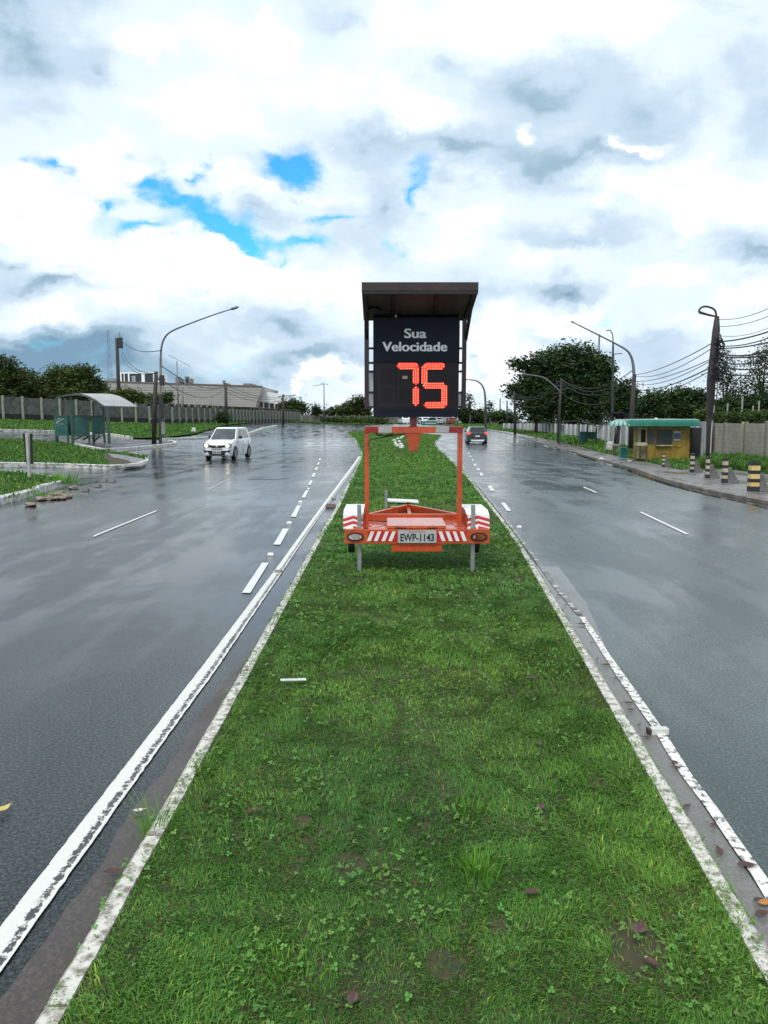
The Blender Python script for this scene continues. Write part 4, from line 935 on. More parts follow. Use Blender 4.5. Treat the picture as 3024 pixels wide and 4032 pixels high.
# distant traffic below the sign board
dist = [('white_van', 1590, 170, 10, carw, 'white van waiting at the far junction left of the sign mast', 'van', 1.9, 4.6), ('distant_car', 1668, 170, 10, carw, 'pale car on the far road right of the sign mast, under the green road sign', 'car', 1.5, 4.0),
        ('distant_car', 1712, 160, 30, mat('silver_car', (.4, .42, .44), .3), 'silver car on the far road just left of the right trailer post', 'car', 1.5, 4.0), ('distant_truck', 1738, 175, 20, mat('grey_lorry', (.35, .35, .36), .5), 'grey lorry with a pale cab on the far road', 'lorry', 3.0, 7.5),
        ('distant_car', 1776, 165, 5, mat('dull_red_car', (.25, .06, .05), .3), 'small reddish car at the bend above the right end of the crossbeam', 'car', 1.45, 3.9), ('distant_car', 1828, 160, 25, mat('pale_blue_car', (.55, .58, .6), .3), 'pale car side on beyond the bend in front of the hedge', 'car', 1.5, 4.1)]
for nme, px, Yd, az_, pm, lb, ct, hh, ll in dist:
    q = at(px, 1670, Yd); q.z = float(T(q.x, q.y)) + .05
    r = empty(nme, q, R(az_), lb, ct)
    b = MB(); b.prism([(-ll / 2, .3), (ll / 2, .3), (ll / 2, hh * .62), (ll / 2 - .5, hh * .66), (ll / 2 - 1.1, hh), (-ll / 2 + .5, hh), (-ll / 2, hh * .62)], 'x', -.82, .82, pm); b.build('body', None, r, bevel=.06)
    b = MB(); b.prism([(-ll / 2 + .25, hh * .66), (ll / 2 - .75, hh * .66), (ll / 2 - 1.15, hh * .94), (-ll / 2 + .5, hh * .94)], 'x', -.84, .84, glass); b.prism([(-.62, hh * .66), (.62, hh * .66), (.55, hh * .92), (-.55, hh * .92)], 'y', -ll / 2 + .12, ll / 2 - .78, glass); b.build('windows', None, r)
    for yy in (-ll / 2 + .7, ll / 2 - .75):
        for sd_ in (-1, 1): w_ = MB(); w_.tube([(sd_ * .66, yy, .32), (sd_ * .86, yy, .32)], .32, 12, rubber); w_.build('wheel', None, r)
# green direction sign
g0 = at(1659, 1659, 120); g1 = at(1720, 1674, 120)
r = empty('road_sign', Vector(((g0.x + g1.x) / 2, 120, float(T(g0.x, 120)))), 0, 'small green direction sign seen below the speed display board', 'road sign')
zt = g0.z - r.location.z; zl = g1.z - r.location.z; w_ = (g1.x - g0.x) / 2
zt = max(zt, zl + .6)
b = MB(); b.box(-w_, w_, -.03, .03, zl, zt, mat('sign_green', (.0, .13, .09), .4)); bd = b.build('board', None, r)
b = MB(); x = -w_ * .55; rr_ = random.Random(2)
b.prism([(-w_ * .85, (zl + zt) / 2 - .08), (-w_ * .72, (zl + zt) / 2), (-w_ * .85, (zl + zt) / 2 + .08)], 'y', -.036, -.03, refl_w)
while x < w_ * .85:
    l1 = rr_.uniform(.05, .09); b.box(x, x + l1, -.036, -.03, (zl + zt) / 2 - .07, (zl + zt) / 2 + rr_.uniform(.03, .09), refl_w); x += l1 + .04
b.build('legend', None, bd)
b = MB()
for x in (-w_ * .7, w_ * .7): b.box(x - .05, x + .05, .03, .12, 0, zt, galv)
b.build('sign_post', None, r)
# ================================================================ poles and lamps
woodp = mat('dark_utility_pole', (.018, .016, .015), .7, col2=(.055, .045, .040), vscale=5, stretch=(1, 1, .2), bump=.3)
concp = mat('weathered_concrete_pole', (.10, .10, .09), .7, col2=(.25, .24, .21), vscale=4, stretch=(1, 1, .2), bump=.2)
steelp = mat('grey_lamp_steel', (.16, .16, .17), .45, var=.2, metal=.4)
dsteel = mat('dark_lamp_steel', (.03, .03, .032), .5, var=.2)
lampm = mat('lamp_lens', (.5, .5, .48), .3, var=.1)
cablem = mat('black_cable', (.015, .015, .017), .6, var=.2)
def poleobj(name, base, path, rads, m, label, cat, group=None, zo=0., zoff_top=None):
    bp = P(*base, zo); r = empty(name, bp, 0, label, cat, group)
    pts = [Vector((0, 0, -.1))] + [at(px, py, bp.y) - bp for px, py in path]
    b = MB(); b.tube(pts, rads, 10, m); o_ = b.build('pole', None, r, smooth=True)
    return r, bp, o_
def arm(r, bp, path, rads, m, name='arm', dy=0):
    pts = [at(px, py, bp.y) - bp for px, py in path]
    sp = []
    for i in range(len(pts) - 1):       # Catmull-Rom
        p0 = pts[max(i - 1, 0)]; p1 = pts[i]; p2 = pts[i + 1]; p3 = pts[min(i + 2, len(pts) - 1)]
        for k in range(5):
            t_ = k / 5; sp.append(.5 * ((2 * p1) + (p2 - p0) * t_ + (2 * p0 - 5 * p1 + 4 * p2 - p3) * t_ ** 2 + (3 * p1 - p0 - 3 * p2 + p3) * t_ ** 3))
    sp.append(pts[-1]); n = len(sp); rr_ = [rads[0] + (rads[1] - rads[0]) * i / (n - 1) for i in range(n)]
    b = MB(); b.tube(sp, rr_, 8, m); return b.build(name, None, r, smooth=True), sp
def lamp(r, p0, p1, w=.16, h=.10, m=None):
    b = MB(); d = (p1 - p0); b.tube([p0, p0 + d * .15, p0 + d * .7, p1], [h * .4, h * .9, h, h * .4], 10, m or steelp); o_ = b.build('lamp_head', None, r, smooth=True)
    return o_
# left pole pair
r, bp, _ = poleobj('street_lamp', (632, 1746), [(631, 1600), (633, 1433)], [.11, .10, .085], concp, 'tall curved lamp on a pale concrete pole beside the left bus shelter platform', 'street lamp', zo=.15)
o_, sp = arm(r, bp, [(632, 1440), (635, 1373), (648, 1331), (678, 1303), (753, 1272), (840, 1240), (908, 1218)], [.075, .035], steelp); L1 = bp
lamp(r, sp[-1], sp[-1] + (sp[-1] - sp[-4]).normalized() * .55, h=.09)
b = MB(); q = at(638, 1680, bp.y) - bp; b.box(q.x - .02, q.x + .16, q.y - .2, q.y + .1, q.z - .5, q.z + .3, mat('meter_box_grey', (.35, .36, .35), .5)); b.build('meter_box', None, r, bevel=.01)
r, bp2, _ = poleobj('utility_pole', (606, 1747), [(609, 1600), (615, 1463)], [.16, .145, .12], woodp, 'thick dark utility pole standing against the lamp post by the left bus shelter', 'utility pole', zo=.15)
b = MB(); q = at(626, 1500, bp2.y) - bp2; b.tube([q + Vector((.25, -.2, -.3)), q + Vector((.25, -.2, .35))], .16, 12, dsteel); b.bar(q + Vector((-.3, 0, .1)), q + Vector((.4, 0, .1)), .1, .1, woodp); b.build('bracket_box', None, r)
b = MB(); q = at(636, 1610, bp2.y) - bp2; b.tube([q + Vector((0.05, -.25, -.8)), q + Vector((.05, -.25, .9))], .15, 10, dsteel); b.build('cable_riser', None, r)
# other left poles (depth by hand, bases hidden by the fence)
def farpole(name, px, ytop, ybase, Y, rad, m, label, cat='utility pole', extra=None, group=None):
    q = at(px, ybase, Y); q.z = float(T(q.x, q.y)); r = empty(name, q, 0, label, cat, group); top_ = at(px, ytop, Y) - q
    b = MB(); b.tube([(0, 0, -.3), (0, 0, top_.z)], [rad * 1.2, rad * .8], 9, m); b.build('pole', None, r, smooth=True)
    if extra: extra(r, q, Y)
    return r, q, top_
def ex1(r, q, Y):
    a_ = at(477, 1345, Y) - q; b = MB(); b.tube([a_ + Vector((0, -.2, -.9)), a_ + Vector((0, -.2, .5))], .3, 10, dsteel); b.build('transformer', None, r)
    a_ = at(473, 1332, Y) - q; b = MB(); b.tube([a_, a_ + Vector((-.05, 0, .8))], .05, 6, dsteel); b.build('lightning_rod', None, r)
farpole('utility_pole', 473, 1331, 1660, 105, .26, woodp, 'tall thin dark pole with a transformer, left of the rooftop windows', extra=ex1)
farpole('utility_pole', 892, 1508, 1665, 108, .22, woodp, 'dark pole in front of the long grey building, above the white hatchback')
farpole('utility_pole', 1116, 1553, 1665, 140, .2, woodp, 'dark pole at the right end of the white wing of the grey building', extra=lambda r, q, Y: MB().bar(at(1095, 1562, Y) - q, at(1165, 1556, Y) - q, .1, .1, dsteel).build('crossarm', None, r))
farpole('utility_pole', 702, 1421, 1600, 175, .13, steelp, 'thin grey mast with a slanting arm above the roof of the grey building', 'mast', extra=lambda r, q, Y: MB().bar(at(664, 1398, Y) - q, at(750, 1443, Y) - q, .1, .08, dsteel).build('crossarm', None, r))
farpole('utility_pole', 721, 1505, 1600, 150, .14, concp, 'grey post against the left half of the long grey building', 'post', extra=lambda r, q, Y: MB().box(-.4, .4, -.2, .2, (at(721, 1505, Y) - q).z - .25, (at(721, 1505, Y) - q).z, dsteel).build('lamp_head', None, r))
farpole('utility_pole', 834, 1550, 1600, 180, .08, steelp, 'very thin grey mast near the middle of the long grey building', 'mast')
def ex2(r, q, Y):
    MB().bar(at(1230, 1520, Y) - q, at(1274, 1513, Y) - q, .1, .1, steelp).build('arm', None, r)
    MB().bar(at(1262, 1508, Y) - q, at(1292, 1514, Y) - q, .14, .1, steelp).build('lamp_head', None, r)
farpole('street_lamp', 1277, 1513, 1664, 165, .12, steelp, 'pale distant street lamp before the white cumulus left of the speed display', 'street lamp', extra=ex2)
b = MB(); q = at(440, 1660, 300); q.z = 0; r = empty('lattice_mast', q, 0, 'faint tall lattice radio mast on the horizon left of the thin dark pole', 'radio mast')
hh = (at(440, 1300, 300) - q).z
for sx in (-1, 1):
    for sy in (-1, 1): b.bar((sx * 1.1, sy * 1.1, 0), (sx * .3, sy * .3, hh), .07, .07, steelp)
for i in range(22):
    z_ = hh * i / 22; w_ = 1.1 - .8 * i / 22; w2 = 1.1 - .8 * (i + 1) / 22; s_ = 1 if i % 2 else -1
    b.bar((-w_ * s_, -w_, z_), (w2 * s_, -w2, z_ + hh / 22), .05, .05, steelp)
b.build('lattice', None, r)
# right side
r, R1b, _ = poleobj('street_lamp', (2484, 1776), [(2489, 1620), (2498, 1475)], [.175, .155, .12], woodp, 'dark pole with a long straight lamp arm standing in front of the green roofed kiosk', 'street lamp', zo=.06)
_, sp = arm(r, R1b, [(2497, 1480), (2492, 1430), (2483, 1400), (2463, 1376), (2400, 1341), (2262, 1272)], [.10, .035], steelp)
lamp(r, sp[-1], sp[-1] + (sp[-1] - sp[-4]).normalized() * .25, h=.05)
r, R2b, _ = poleobj('street_lamp', (2784, 1851), [(2790, 1700), (2800, 1500), (2820, 1300), (2823, 1245)], [.055, .075, .14, .12, .07], woodp, 'dark cable-laden pole with a short hooked lamp behind the striped bollards', 'street lamp', zo=.06)
arm(r, R2b, [(2821, 1246), (2815, 1222), (2795, 1210), (2772, 1207), (2756, 1216), (2751, 1228)], [.035, .03], dsteel)
arm(r, R2b, [(2820, 1246), (2790, 1240), (2762, 1232), (2753, 1229)], [.03, .05], dsteel, 'lamp_head')
for i, (cx, cy, rr0) in enumerate(((2830, 1365, .15), (2826, 1400, .13), (2836, 1440, .16), (2816, 1480, .14), (2828, 1340, .08))):
    q = at(cx, cy, R2b.y - .1) - R2b; rn = random.Random(i); b = MB()
    for k in range(5):
        c_ = q + Vector((rn.uniform(-.1, .1), rn.uniform(-.1, .1), rn.uniform(-.15, .15)))
        b.tube([c_ + Vector((rr0 * math.cos(t_) * rn.uniform(.6, 1.1), .05 * math.sin(3 * t_), rr0 * math.sin(t_) * 1.2)) for t_ in np.linspace(0, 6.28, 13)], .018, 5, cablem)
    b.build('cable_coil', None, r)
for i in range(4):
    b = MB(); x0 = -.08 + .05 * i; pth = [at(2800 + 8 * i - 12, 1640, R2b.y - .12) - R2b, at(2803 + 10 * i - 10, 1560, R2b.y - .14) - R2b, at(2814 + 6 * i - 6, 1440, R2b.y - .13) - R2b, at(2822 + 3 * i, 1330, R2b.y - .12) - R2b]
    b.tube(pth, .018, 6, cablem); b.build('cable_riser', None, r)
r, R3b, _ = poleobj('utility_pole', (2199, 1744), [(2203, 1600), (2212, 1492)], [.12, .11, .09], woodp, 'dark pole with a long pale lamp arm beside the right bus shelter', 'utility pole', zo=.06)
_, sp = arm(r, R3b, [(2206, 1545), (2185, 1522), (2150, 1492), (2125, 1483), (2083, 1476), (2048, 1472)], [.06, .05], steelp); lamp(r, sp[-3], sp[-1] + Vector((-.3, 0, 0)), h=.09, m=alum)
for zz in (1502, 1520, 1548): MB().bar(at(2190, zz, R3b.y) - R3b, at(2224, zz - 2, R3b.y) - R3b, .09, .09, dsteel).build('crossarm', None, r)
r, R4b, _ = poleobj('utility_pole', (2028, 1711), [(2027, 1600), (2024, 1540)], [.15, .13, .11], woodp, 'dark pole on the far right pavement left of the big tree', 'utility pole', zo=.06)
q5 = at(1911, 1680, 105); q5.z = float(T(q5.x, q5.y)); r = empty('street_lamp', q5, 0, 'single curved street lamp against pale cloud right of the speed display', 'street lamp')
MB().tube([(0, 0, 0), at(1912, 1600, 105) - q5], [.22, .17], 8, dsteel).build('pole', None, r)
_, sp = arm(r, q5, [(1912, 1605), (1909, 1550), (1900, 1520), (1881, 1502), (1860, 1496), (1838, 1495)], [.16, .06], steelp); lamp(r, sp[-2], sp[-1] + Vector((-.5, 0, 0)), h=.1)
farpole('utility_pole', 1968, 1569, 1668, 150, .16, concp, 'short pale post on the horizon between the curved lamp and the big tree', 'post')
farpole('utility_pole', 1995, 1580, 1668, 130, .14, dsteel, 'leaning dark post on the horizon close to the left edge of the big tree', 'post')
farpole('street_lamp', 2349, 1316, 1660, 95, .14, steelp, 'straight grey mast rising above the right shoulder of the big tree', 'mast')
q7 = at(2413, 1670, 62); q7.z = float(T(q7.x, q7.y)); r = empty('street_lamp', q7, 0, 'slender hooked street lamp behind the kiosk, right of the big tree', 'street lamp')
MB().tube([(0, 0, 0), at(2414, 1350, 62) - q7], [.16, .07], 8, dsteel).build('pole', None, r); arm(r, q7, [(2414, 1355), (2413, 1325), (2408, 1307), (2398, 1300), (2387, 1303)], [.05, .04], steelp)
MB().bar(at(2408, 1395, 62) - q7, at(2450, 1392, 62) - q7, .06, .06, dsteel).build('crossarm', None, r)
# ---- cables
def cable(a_, b_, sag, label, rad=.02, group=None, n=14):
    pts = [a_.lerp(b_, t_) - Vector((0, 0, sag * 4 * t_ * (1 - t_))) for t_ in np.linspace(0, 1, n)]
    b = MB(); b.tube(pts, rad, 5, cablem, cap=False); o_ = b.build('overhead_cable', None, None); return tag(o_, label, 'cable', group)
ORD = ['topmost', 'second from the top', 'third from the top', 'fourth from the top', 'fifth from the top', 'sixth from the top', 'seventh', 'eighth', 'ninth', 'tenth', 'eleventh', 'lowest']; G1n = G2n = 0
G1 = 'cables strung between the lamp pole by the kiosk and the bollard pole'
for (ax, ay), (bx_, by_), sg_, rd in (((2815, 1345), (2500, 1476), .5, .022), ((2805, 1370), (2500, 1480), .9, .018), ((2803, 1412), (2502, 1502), .5, .02), ((2800, 1420), (2505, 1512), .75, .018), ((2795, 1448), (2508, 1535), .6, .03), ((2793, 1462), (2508, 1538), .9, .02)):
    cable(at(ax, ay, R2b.y), at(bx_, by_, R1b.y), sg_ * .4, 'cable between kiosk lamp pole and hooked lamp pole, %s' % ORD[G1n], rd * .8, G1); G1n += 1
G2 = 'cables running off the right edge from the hooked lamp pole'
for ay, (bx_, by_), rd in ((1258, (3120, 1165), .012), (1285, (3120, 1200), .012), (1322, (3120, 1245), .010), (1345, (3120, 1270), .03), (1362, (3120, 1290), .022), (1372, (3120, 1322), .026), (1392, (3120, 1345), .034), (1402, (3120, 1375), .03), (1425, (3120, 1392), .026), (1440, (3120, 1420), .03), (1462, (3120, 1440), .024), (1470, (3120, 1462), .02)):
    cable(at(2832, ay, R2b.y), at(bx_, by_, 19), .08 + .12 * (ay % 7) / 7, 'cable from the hooked lamp pole past the right edge, %s' % ORD[G2n], rd * .75, G2); G2n += 1
G3 = 'cables between the kiosk lamp pole and the pole beside the right bus shelter'
for (ax, ay), (bx_, by_) in (((2496, 1480), (2212, 1497)), ((2496, 1500), (2212, 1508)), ((2497, 1530), (2214, 1550)), ((2495, 1455), (2212, 1494))):
    cable(at(ax, ay, R1b.y), at(bx_, by_, R3b.y), .9, 'sagging cable in front of the big tree between two poles', .025, G3)
G4 = 'cables between the two far poles on the right pavement'
for (ax, ay), (bx_, by_) in (((2208, 1497), (2026, 1545)), ((2208, 1508), (2026, 1552)), ((2206, 1550), (2027, 1575))):
    cable(at(ax, ay, R3b.y), at(bx_, by_, R4b.y), .9, 'thin cable crossing the left part of the big tree', .03, G4)
G5 = 'cables strung from the dark pole by the left bus shelter'
for lb_, (a_, b_, sg_) in zip(('cable from the thin transformer pole to the dark pole by the left shelter', 'topmost cable from the transformer pole to the bend of the left lamp post', 'lowest cable from the transformer pole to the dark pole', 'lower cable from the left pole pair to the pole above the hatchback', 'upper cable from the left lamp post to the pole above the hatchback'), ((at(480, 1386, 105), at(616, 1470, bp2.y), .8), (at(476, 1338, 105), at(633, 1380, bp2.y), .6), (at(476, 1400, 105), at(620, 1468, bp2.y), .9), (at(616, 1480, bp2.y), at(892, 1520, 108), 1.5), (at(634, 1440, bp2.y), at(892, 1512, 108), 1.0))):
    cable(a_, b_, sg_, lb_, .03, G5)
G6 = 'cables between the poles along the grey building'
for a_, b_ in ((at(892, 1516, 108), at(1116, 1560, 140)), (at(892, 1530, 108), at(1116, 1566, 140)), (at(892, 1545, 108), at(1116, 1574, 140)), (at(721, 1512, 150), at(892, 1522, 108))):
    cable(a_, b_, .8, 'thin cable in front of the grey building', .035, G6)
# ================================================================ left bus shelter
tealp = mat('teal_green_panel', (.012, .085, .072), .42, col2=(.03, .13, .11), vscale=2.5)
tealf = mat('green_shelter_steel', (.03, .07, .055), .45, var=.3, vscale=4)
roofg = mat('fibre_cement_roof', (.30, .30, .31), .4, col2=(.48, .47, .47), vscale=2, stretch=(1, 3, 1))
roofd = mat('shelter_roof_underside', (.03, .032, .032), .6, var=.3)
sb = P(*c4(1180, 1090), .15); ys = sb.y; SH = empty('bus_shelter', P(*c4(900, 1095), .15), 0, 'green bus shelter with an arched grey roof on the left platform', 'bus shelter'); S0 = SH.location.copy()
def sp_(cx, cy, d=0.): return at(*c4(cx, cy), S0.y + d) - S0
gz = 0
def post(x, ytop, d, w=.10, name='post', m=tealf, c=c4):
    q = at(*c(x, ytop), S0.y + d) - S0; b = MB(); b.box(q.x - w / 2, q.x + w / 2, d - w / 2, d + w / 2, gz, q.z, m); return b.build(name, None, SH)
post(770, 570, -.9, .13); post(1172, 690, -.9, .13); post(605, 610, 1.1, .1); post(1010, 640, 1.1, .08); post(1122, 690, .4, .1)
for x0, x1, yt, d, bot in ((600, 735, 800, .9, 1012), (735, 968, 795, 1.3, 1005), (1005, 1138, 800, .9, 1000)):
    a_ = sp_(x0, bot, d); c_ = sp_(x1, yt, d); b = MB(); b.box(a_.x, c_.x, d - .03, d + .03, a_.z, c_.z, tealp); b.box(a_.x - .02, c_.x + .02, d - .05, d + .05, c_.z - .04, c_.z + .05, tealf); pn = b.build('back_panel', None, SH)
    for xx in (a_.x + .04, c_.x - .04):
        MB().box(xx - .04, xx + .04, d - .04, d + .04, gz, a_.z, tealf).build('panel_leg', None, pn)
if True:
    b = MB(); rn = random.Random(3)
    a_ = sp_(610, 870, .9); c_ = sp_(730, 805, .9)
    for i in range(16):
        x = rn.uniform(a_.x, c_.x - .2); z = c_.z - rn.random() ** 2 * (c_.z - a_.z) - .1; s_ = rn.uniform(.04, .13); b.prism([(x, z), (x + s_, z + s_ * .3), (x + s_ * 1.2, z - s_ * .5), (x + s_ * .3, z - s_)], 'y', .86, .868, mat('torn_paper', (.35, .42, .40), .7))
    b.build('poster_scraps', None, SH)
for x0, x1 in ((790, 900), (905, 970), (1040, 1090)):
    a_ = sp_(x0, 1060, .3); c_ = sp_(x1, 1012, .9); MB().bar(a_, c_, .06, .06, dk).build('bench_bracket', None, SH)
a_ = sp_(785, 1010, .7); c_ = sp_(1140, 1004, .7); MB().box(a_.x, c_.x, .4, .85, a_.z - .05, a_.z + .02, tealf).build('bench', None, SH)
# arched roof: ridge direction runs away to the back right
prof = [(600, 602), (680, 575), (790, 560), (880, 562), (960, 585), (1040, 625), (1100, 672), (1135, 690)]
front = [at(*c4(x, y), S0.y - 1.1) - S0 for x, y in prof]
backs = [(890, 600), (1000, 575), (1120, 562), (1210, 566), (1300, 588), (1380, 628), (1450, 672), (1495, 700)]
backp = [(at(*c4(x, y), S0.y + 1.9) - S0) for x, y in backs]
for f_, k_ in zip(front, backp): pass
vs = []; n = len(front)
for f_, k_ in zip(front, backp): vs += [f_, k_]
top_ = MB(); low = MB()
fs = [(2 * i, 2 * i + 1, 2 * i + 3, 2 * i + 2) for i in range(n - 1)]
up = Vector((0, 0, .05))
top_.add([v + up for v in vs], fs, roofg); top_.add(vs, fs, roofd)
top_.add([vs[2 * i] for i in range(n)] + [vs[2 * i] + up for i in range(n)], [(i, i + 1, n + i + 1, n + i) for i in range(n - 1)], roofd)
top_.add([vs[-2], vs[-1], vs[-1] + up, vs[-2] + up], [(0, 1, 2, 3)], roofg)
top_.build('roof', None, SH)
b = MB()
for f in (0, .5, 1): b.tube([vs[2 * i].lerp(vs[2 * i + 1], f) - Vector((0, 0, .04)) for i in range(n)], .035, 6, tealf)
b.build('roof_rib', None, SH)
# ================================================================ right bus shelter
rb = P(2290, 1752, .05); RS = empty('bus_shelter', rb, 0, 'low dark bus shelter with teal panels in tall grass before the grey sheet fence', 'bus shelter')
def rp(cx, cy, d=0.): return at(*c6(cx, cy), rb.y + d) - rb
prof = [(1088, 1334), (1140, 1318), (1190, 1310), (1250, 1310), (1310, 1318), (1380, 1340), (1440, 1358), (1492, 1375)]
f_ = [rp(x, y, -.7) for x, y in prof]; k_ = [rp(x + 30, y + 4, 1.6) for x, y in prof]
vs = []; 
for a_, c_ in zip(f_, k_): vs += [a_, c_]
n = len(f_); b = MB(); fs = [(2 * i, 2 * i + 1, 2 * i + 3, 2 * i + 2) for i in range(n - 1)]
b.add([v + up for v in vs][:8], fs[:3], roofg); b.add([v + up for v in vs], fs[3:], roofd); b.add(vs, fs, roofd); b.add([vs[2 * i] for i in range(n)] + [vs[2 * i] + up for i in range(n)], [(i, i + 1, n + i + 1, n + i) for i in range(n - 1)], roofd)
b.build('roof', None, RS)
for x, yt, d in ((1290, 1330, -.5), (1372, 1350, .4), (1095, 1335, .4), (1465, 1375, .4)):
    q = rp(x, yt, d); MB().box(q.x - .05, q.x + .05, d - .05, d + .05, -.05, q.z, tealf).build('post', None, RS)
for x0, x1, yt, yb_, d in ((1295, 1362, 1415, 1525, .5), (1368, 1470, 1418, 1490, 1.0)):
    a_ = rp(x0, yb_, d); c_ = rp(x1, yt, d); MB().box(a_.x, c_.x, d - .03, d + .03, max(0, a_.z), c_.z, tealp).build('back_panel', None, RS)
a_ = rp(1095, 1440, .5); c_ = rp(1132, 1345, .5); MB().box(a_.x, c_.x, .47, .53, a_.z, c_.z, mat('pale_side_panel', (.35, .36, .36), .4)).build('side_panel', None, RS)
# ================================================================ kiosk
yel = mat('ochre_yellow_boards', (.17, .115, .018), .6, col2=(.36, .24, .034), vscale=3, stretch=(1, 1, .4), bump=.2)
grn = mat('green_roof_paint', (.008, .15, .105), .35, col2=(.015, .22, .15), vscale=3, coat=.3)
grnl = mat('pale_roof_top', (.45, .55, .52), .2, var=.12, vscale=2)  # paler colour for the upper faces of the roof
shut = mat('dark_shutter', (.025, .030, .028), .5, var=.3, vscale=6)
cream = mat('cream_frame', (.42, .38, .22), .5, var=.2)
kb = P(*k0(1000, 720), .06); KI = empty('kiosk', kb, 0, 'ochre yellow snack kiosk with a rounded green roof on the right pavement', 'kiosk'); KY = kb.y
def kp_(cx, cy, d=0.): return at(*k0(cx, cy), KY + d) - kb
def kbox(x0, x1, yt, yb_, d0, d1, m, name, bevel=0, par=None):
    a_ = kp_(x0, yb_, d0); c_ = kp_(x1, yt, d0); return MB().box(a_.x, c_.x, d0, d1, a_.z, c_.z, m).build(name, None, par or KI, bevel=bevel)
wl = kbox(735, 1358, 205, 705, 0, 2.0, yel, 'wall')
kbox(840, 862, 205, 722, -.03, 0, dk, 'corner_strip', par=wl)
kbox(870, 1100, 265, 490, -.05, .0, shut, 'window_shutter')
kbox(872, 1100, 488, 502, -.14, .0, cream, 'sill', par=wl)
kbox(745, 845, 260, 475, -.02, .0, mat('slate_panel', (.045, .05, .06), .5, var=.2), 'side_shutter')
pst = kbox(1112, 1222, 285, 425, -.02, .0, mat('poster_blue', (.03, .06, .13), .5, col2=(.12, .17, .22), vscale=4), 'poster')
kbox(1112, 1222, 285, 318, -.025, -.02, mat('poster_pale', (.33, .34, .33), .5), 'poster_head', par=pst); kbox(1120, 1215, 402, 425, -.025, -.02, mat('poster_pale', (.33, .34, .33), .5), 'poster_foot', par=pst)
for x0, x1, y0, y1 in ((870, 935, 515, 522), (918, 926, 520, 690), (1100, 1245, 518, 525), (1130, 1136, 525, 700), (1160, 1185, 540, 546)): kbox(x0, x1, y0, y1, -.008, 0, mat('dark_seam', (.14, .08, .01), .6), 'seam', par=wl)
kbox(1340, 1362, 285, 730, -.06, .0, mat('olive_post', (.10, .10, .04), .6), 'corner_post')
kbox(1362, 1525, 235, 745, .9, 1.9, mat('void_shade', (.018, .018, .022), .6), 'void_shade_block')  # near-black block: shade of the open void put into its colour
kbox(1508, 1545, 225, 745, .2, .32, mat('pale_grey_post', (.33, .36, .36), .5), 'end_post')
# open serving end, left
for x0, x1 in ((600, 618), (628, 640), (715, 728)): kbox(x0, x1, 215, 690 if x0 < 620 else 455, -.1, -.02, cream, 'frame_post')
kbox(640, 716, 262, 445, .3, .36, dk, 'opening_shade'); kbox(600, 735, 238, 252, -.1, -.03, cream, 'frame_rail')  # near-black panel paints the shade inside the serving end
kbox(605, 735, 455, 500, -.35, .2, mat('pale_counter', (.40, .37, .27), .5, var=.25), 'counter', .01)
kbox(640, 720, 560, 690, -.05, .02, mat('dusty_panel', (.20, .16, .09), .6, var=.2), 'counter_front')
kbox(620, 640, 505, 690, -.3, -.24, mat('dark_wood', (.05, .035, .02), .6), 'counter_leg'); kbox(718, 732, 505, 700, -.3, -.24, mat('dark_wood', (.05, .035, .02), .6), 'counter_leg')
# roof (rounded shell)
def shell(x0, x1, yt, ye, y_edge_b, d0, d1, m_side, m_top, name, nx=18):
    A_ = kp_(x0, ye, d0); Bv = kp_(x1, ye, d0); Tt = kp_((x0 + x1) / 2, yt, (d0 + d1) / 2); h = Tt.z - A_.z
    b = MB(); rows = []
    for k, (f, zf) in enumerate(((1.0, 0), (1.0, .5), (.99, .78), (.96, .95), (.91, 1.0), (.0, 1.05))):
        xm = (A_.x + Bv.x) / 2; hx = (Bv.x - A_.x) / 2; ym = (d0 + d1) / 2; hy = (d1 - d0) / 2
        rx = hx - (1 - f) * .9 * min(hx, hy) * 1.2; ry = hy - (1 - f) * .9 * hy; ring = []
        if f == 0: ring = [Vector((xm, ym, A_.z + h * zf))] * 32
        else:
            for t_ in range(32):
                a0 = 2 * math.pi * t_ / 32; c_, s_ = math.cos(a0), math.sin(a0); e_ = .22
                ring.append(Vector((xm + rx * abs(c_) ** e_ * (1 if c_ > 0 else -1), ym + ry * abs(s_) ** e_ * (1 if s_ > 0 else -1), A_.z + h * zf)))
        rows.append(ring)
    for k in range(len(rows) - 1):
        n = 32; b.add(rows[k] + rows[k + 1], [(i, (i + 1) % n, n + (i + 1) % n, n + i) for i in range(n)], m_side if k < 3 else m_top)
    b.add(rows[0], [tuple(range(31, -1, -1))], m_side); o_ = b.build(name, None, KI); smooth_angle(o_, 40); return o_
rf = shell(478, 1540, 112, 215, 0, -.45, 2.3, grn, grnl, 'roof')
kbox(1090, 1160, 100, 116, .6, 1.0, dk, 'roof_vent', par=rf); kbox(850, 880, 92, 112, .5, .6, refl_w, 'roof_knob', par=rf)
# ribbed awning on the left
b = MB(); pr = []
for i in range(9):
    t_ = i / 8 * math.pi / 2; pr.append((1 - math.cos(t_), math.sin(t_)))
a0 = kp_(115, 205, .3); a1 = kp_(300, 118, .3)
for j in range(9):
    pass
cols = 11; xL = kp_(112, 205, .2); xR = kp_(480, 205, .2); zt = kp_(300, 120, .2).z
for j in range(cols):
    f0, f1 = j / cols, (j + 1) / cols; m_ = grn if j % 2 == 0 else mat('awning_white', (.27, .40, .36), .3)
    for i in range(6):
        def q(f, i):
            t_ = i / 6 * math.pi / 2; yy = -.3 + 1.5 * (1 - math.cos(t_)); zz = xL.z + (zt - xL.z) * math.sin(t_); x = xL.x + (xR.x - xL.x) * f + .9 * (1 - math.cos(t_)) * (1 - f); return Vector((x, yy, zz))
        b.add([q(f0, i), q(f1, i), q(f1, i + 1), q(f0, i + 1)], [(0, 1, 2, 3)], m_)
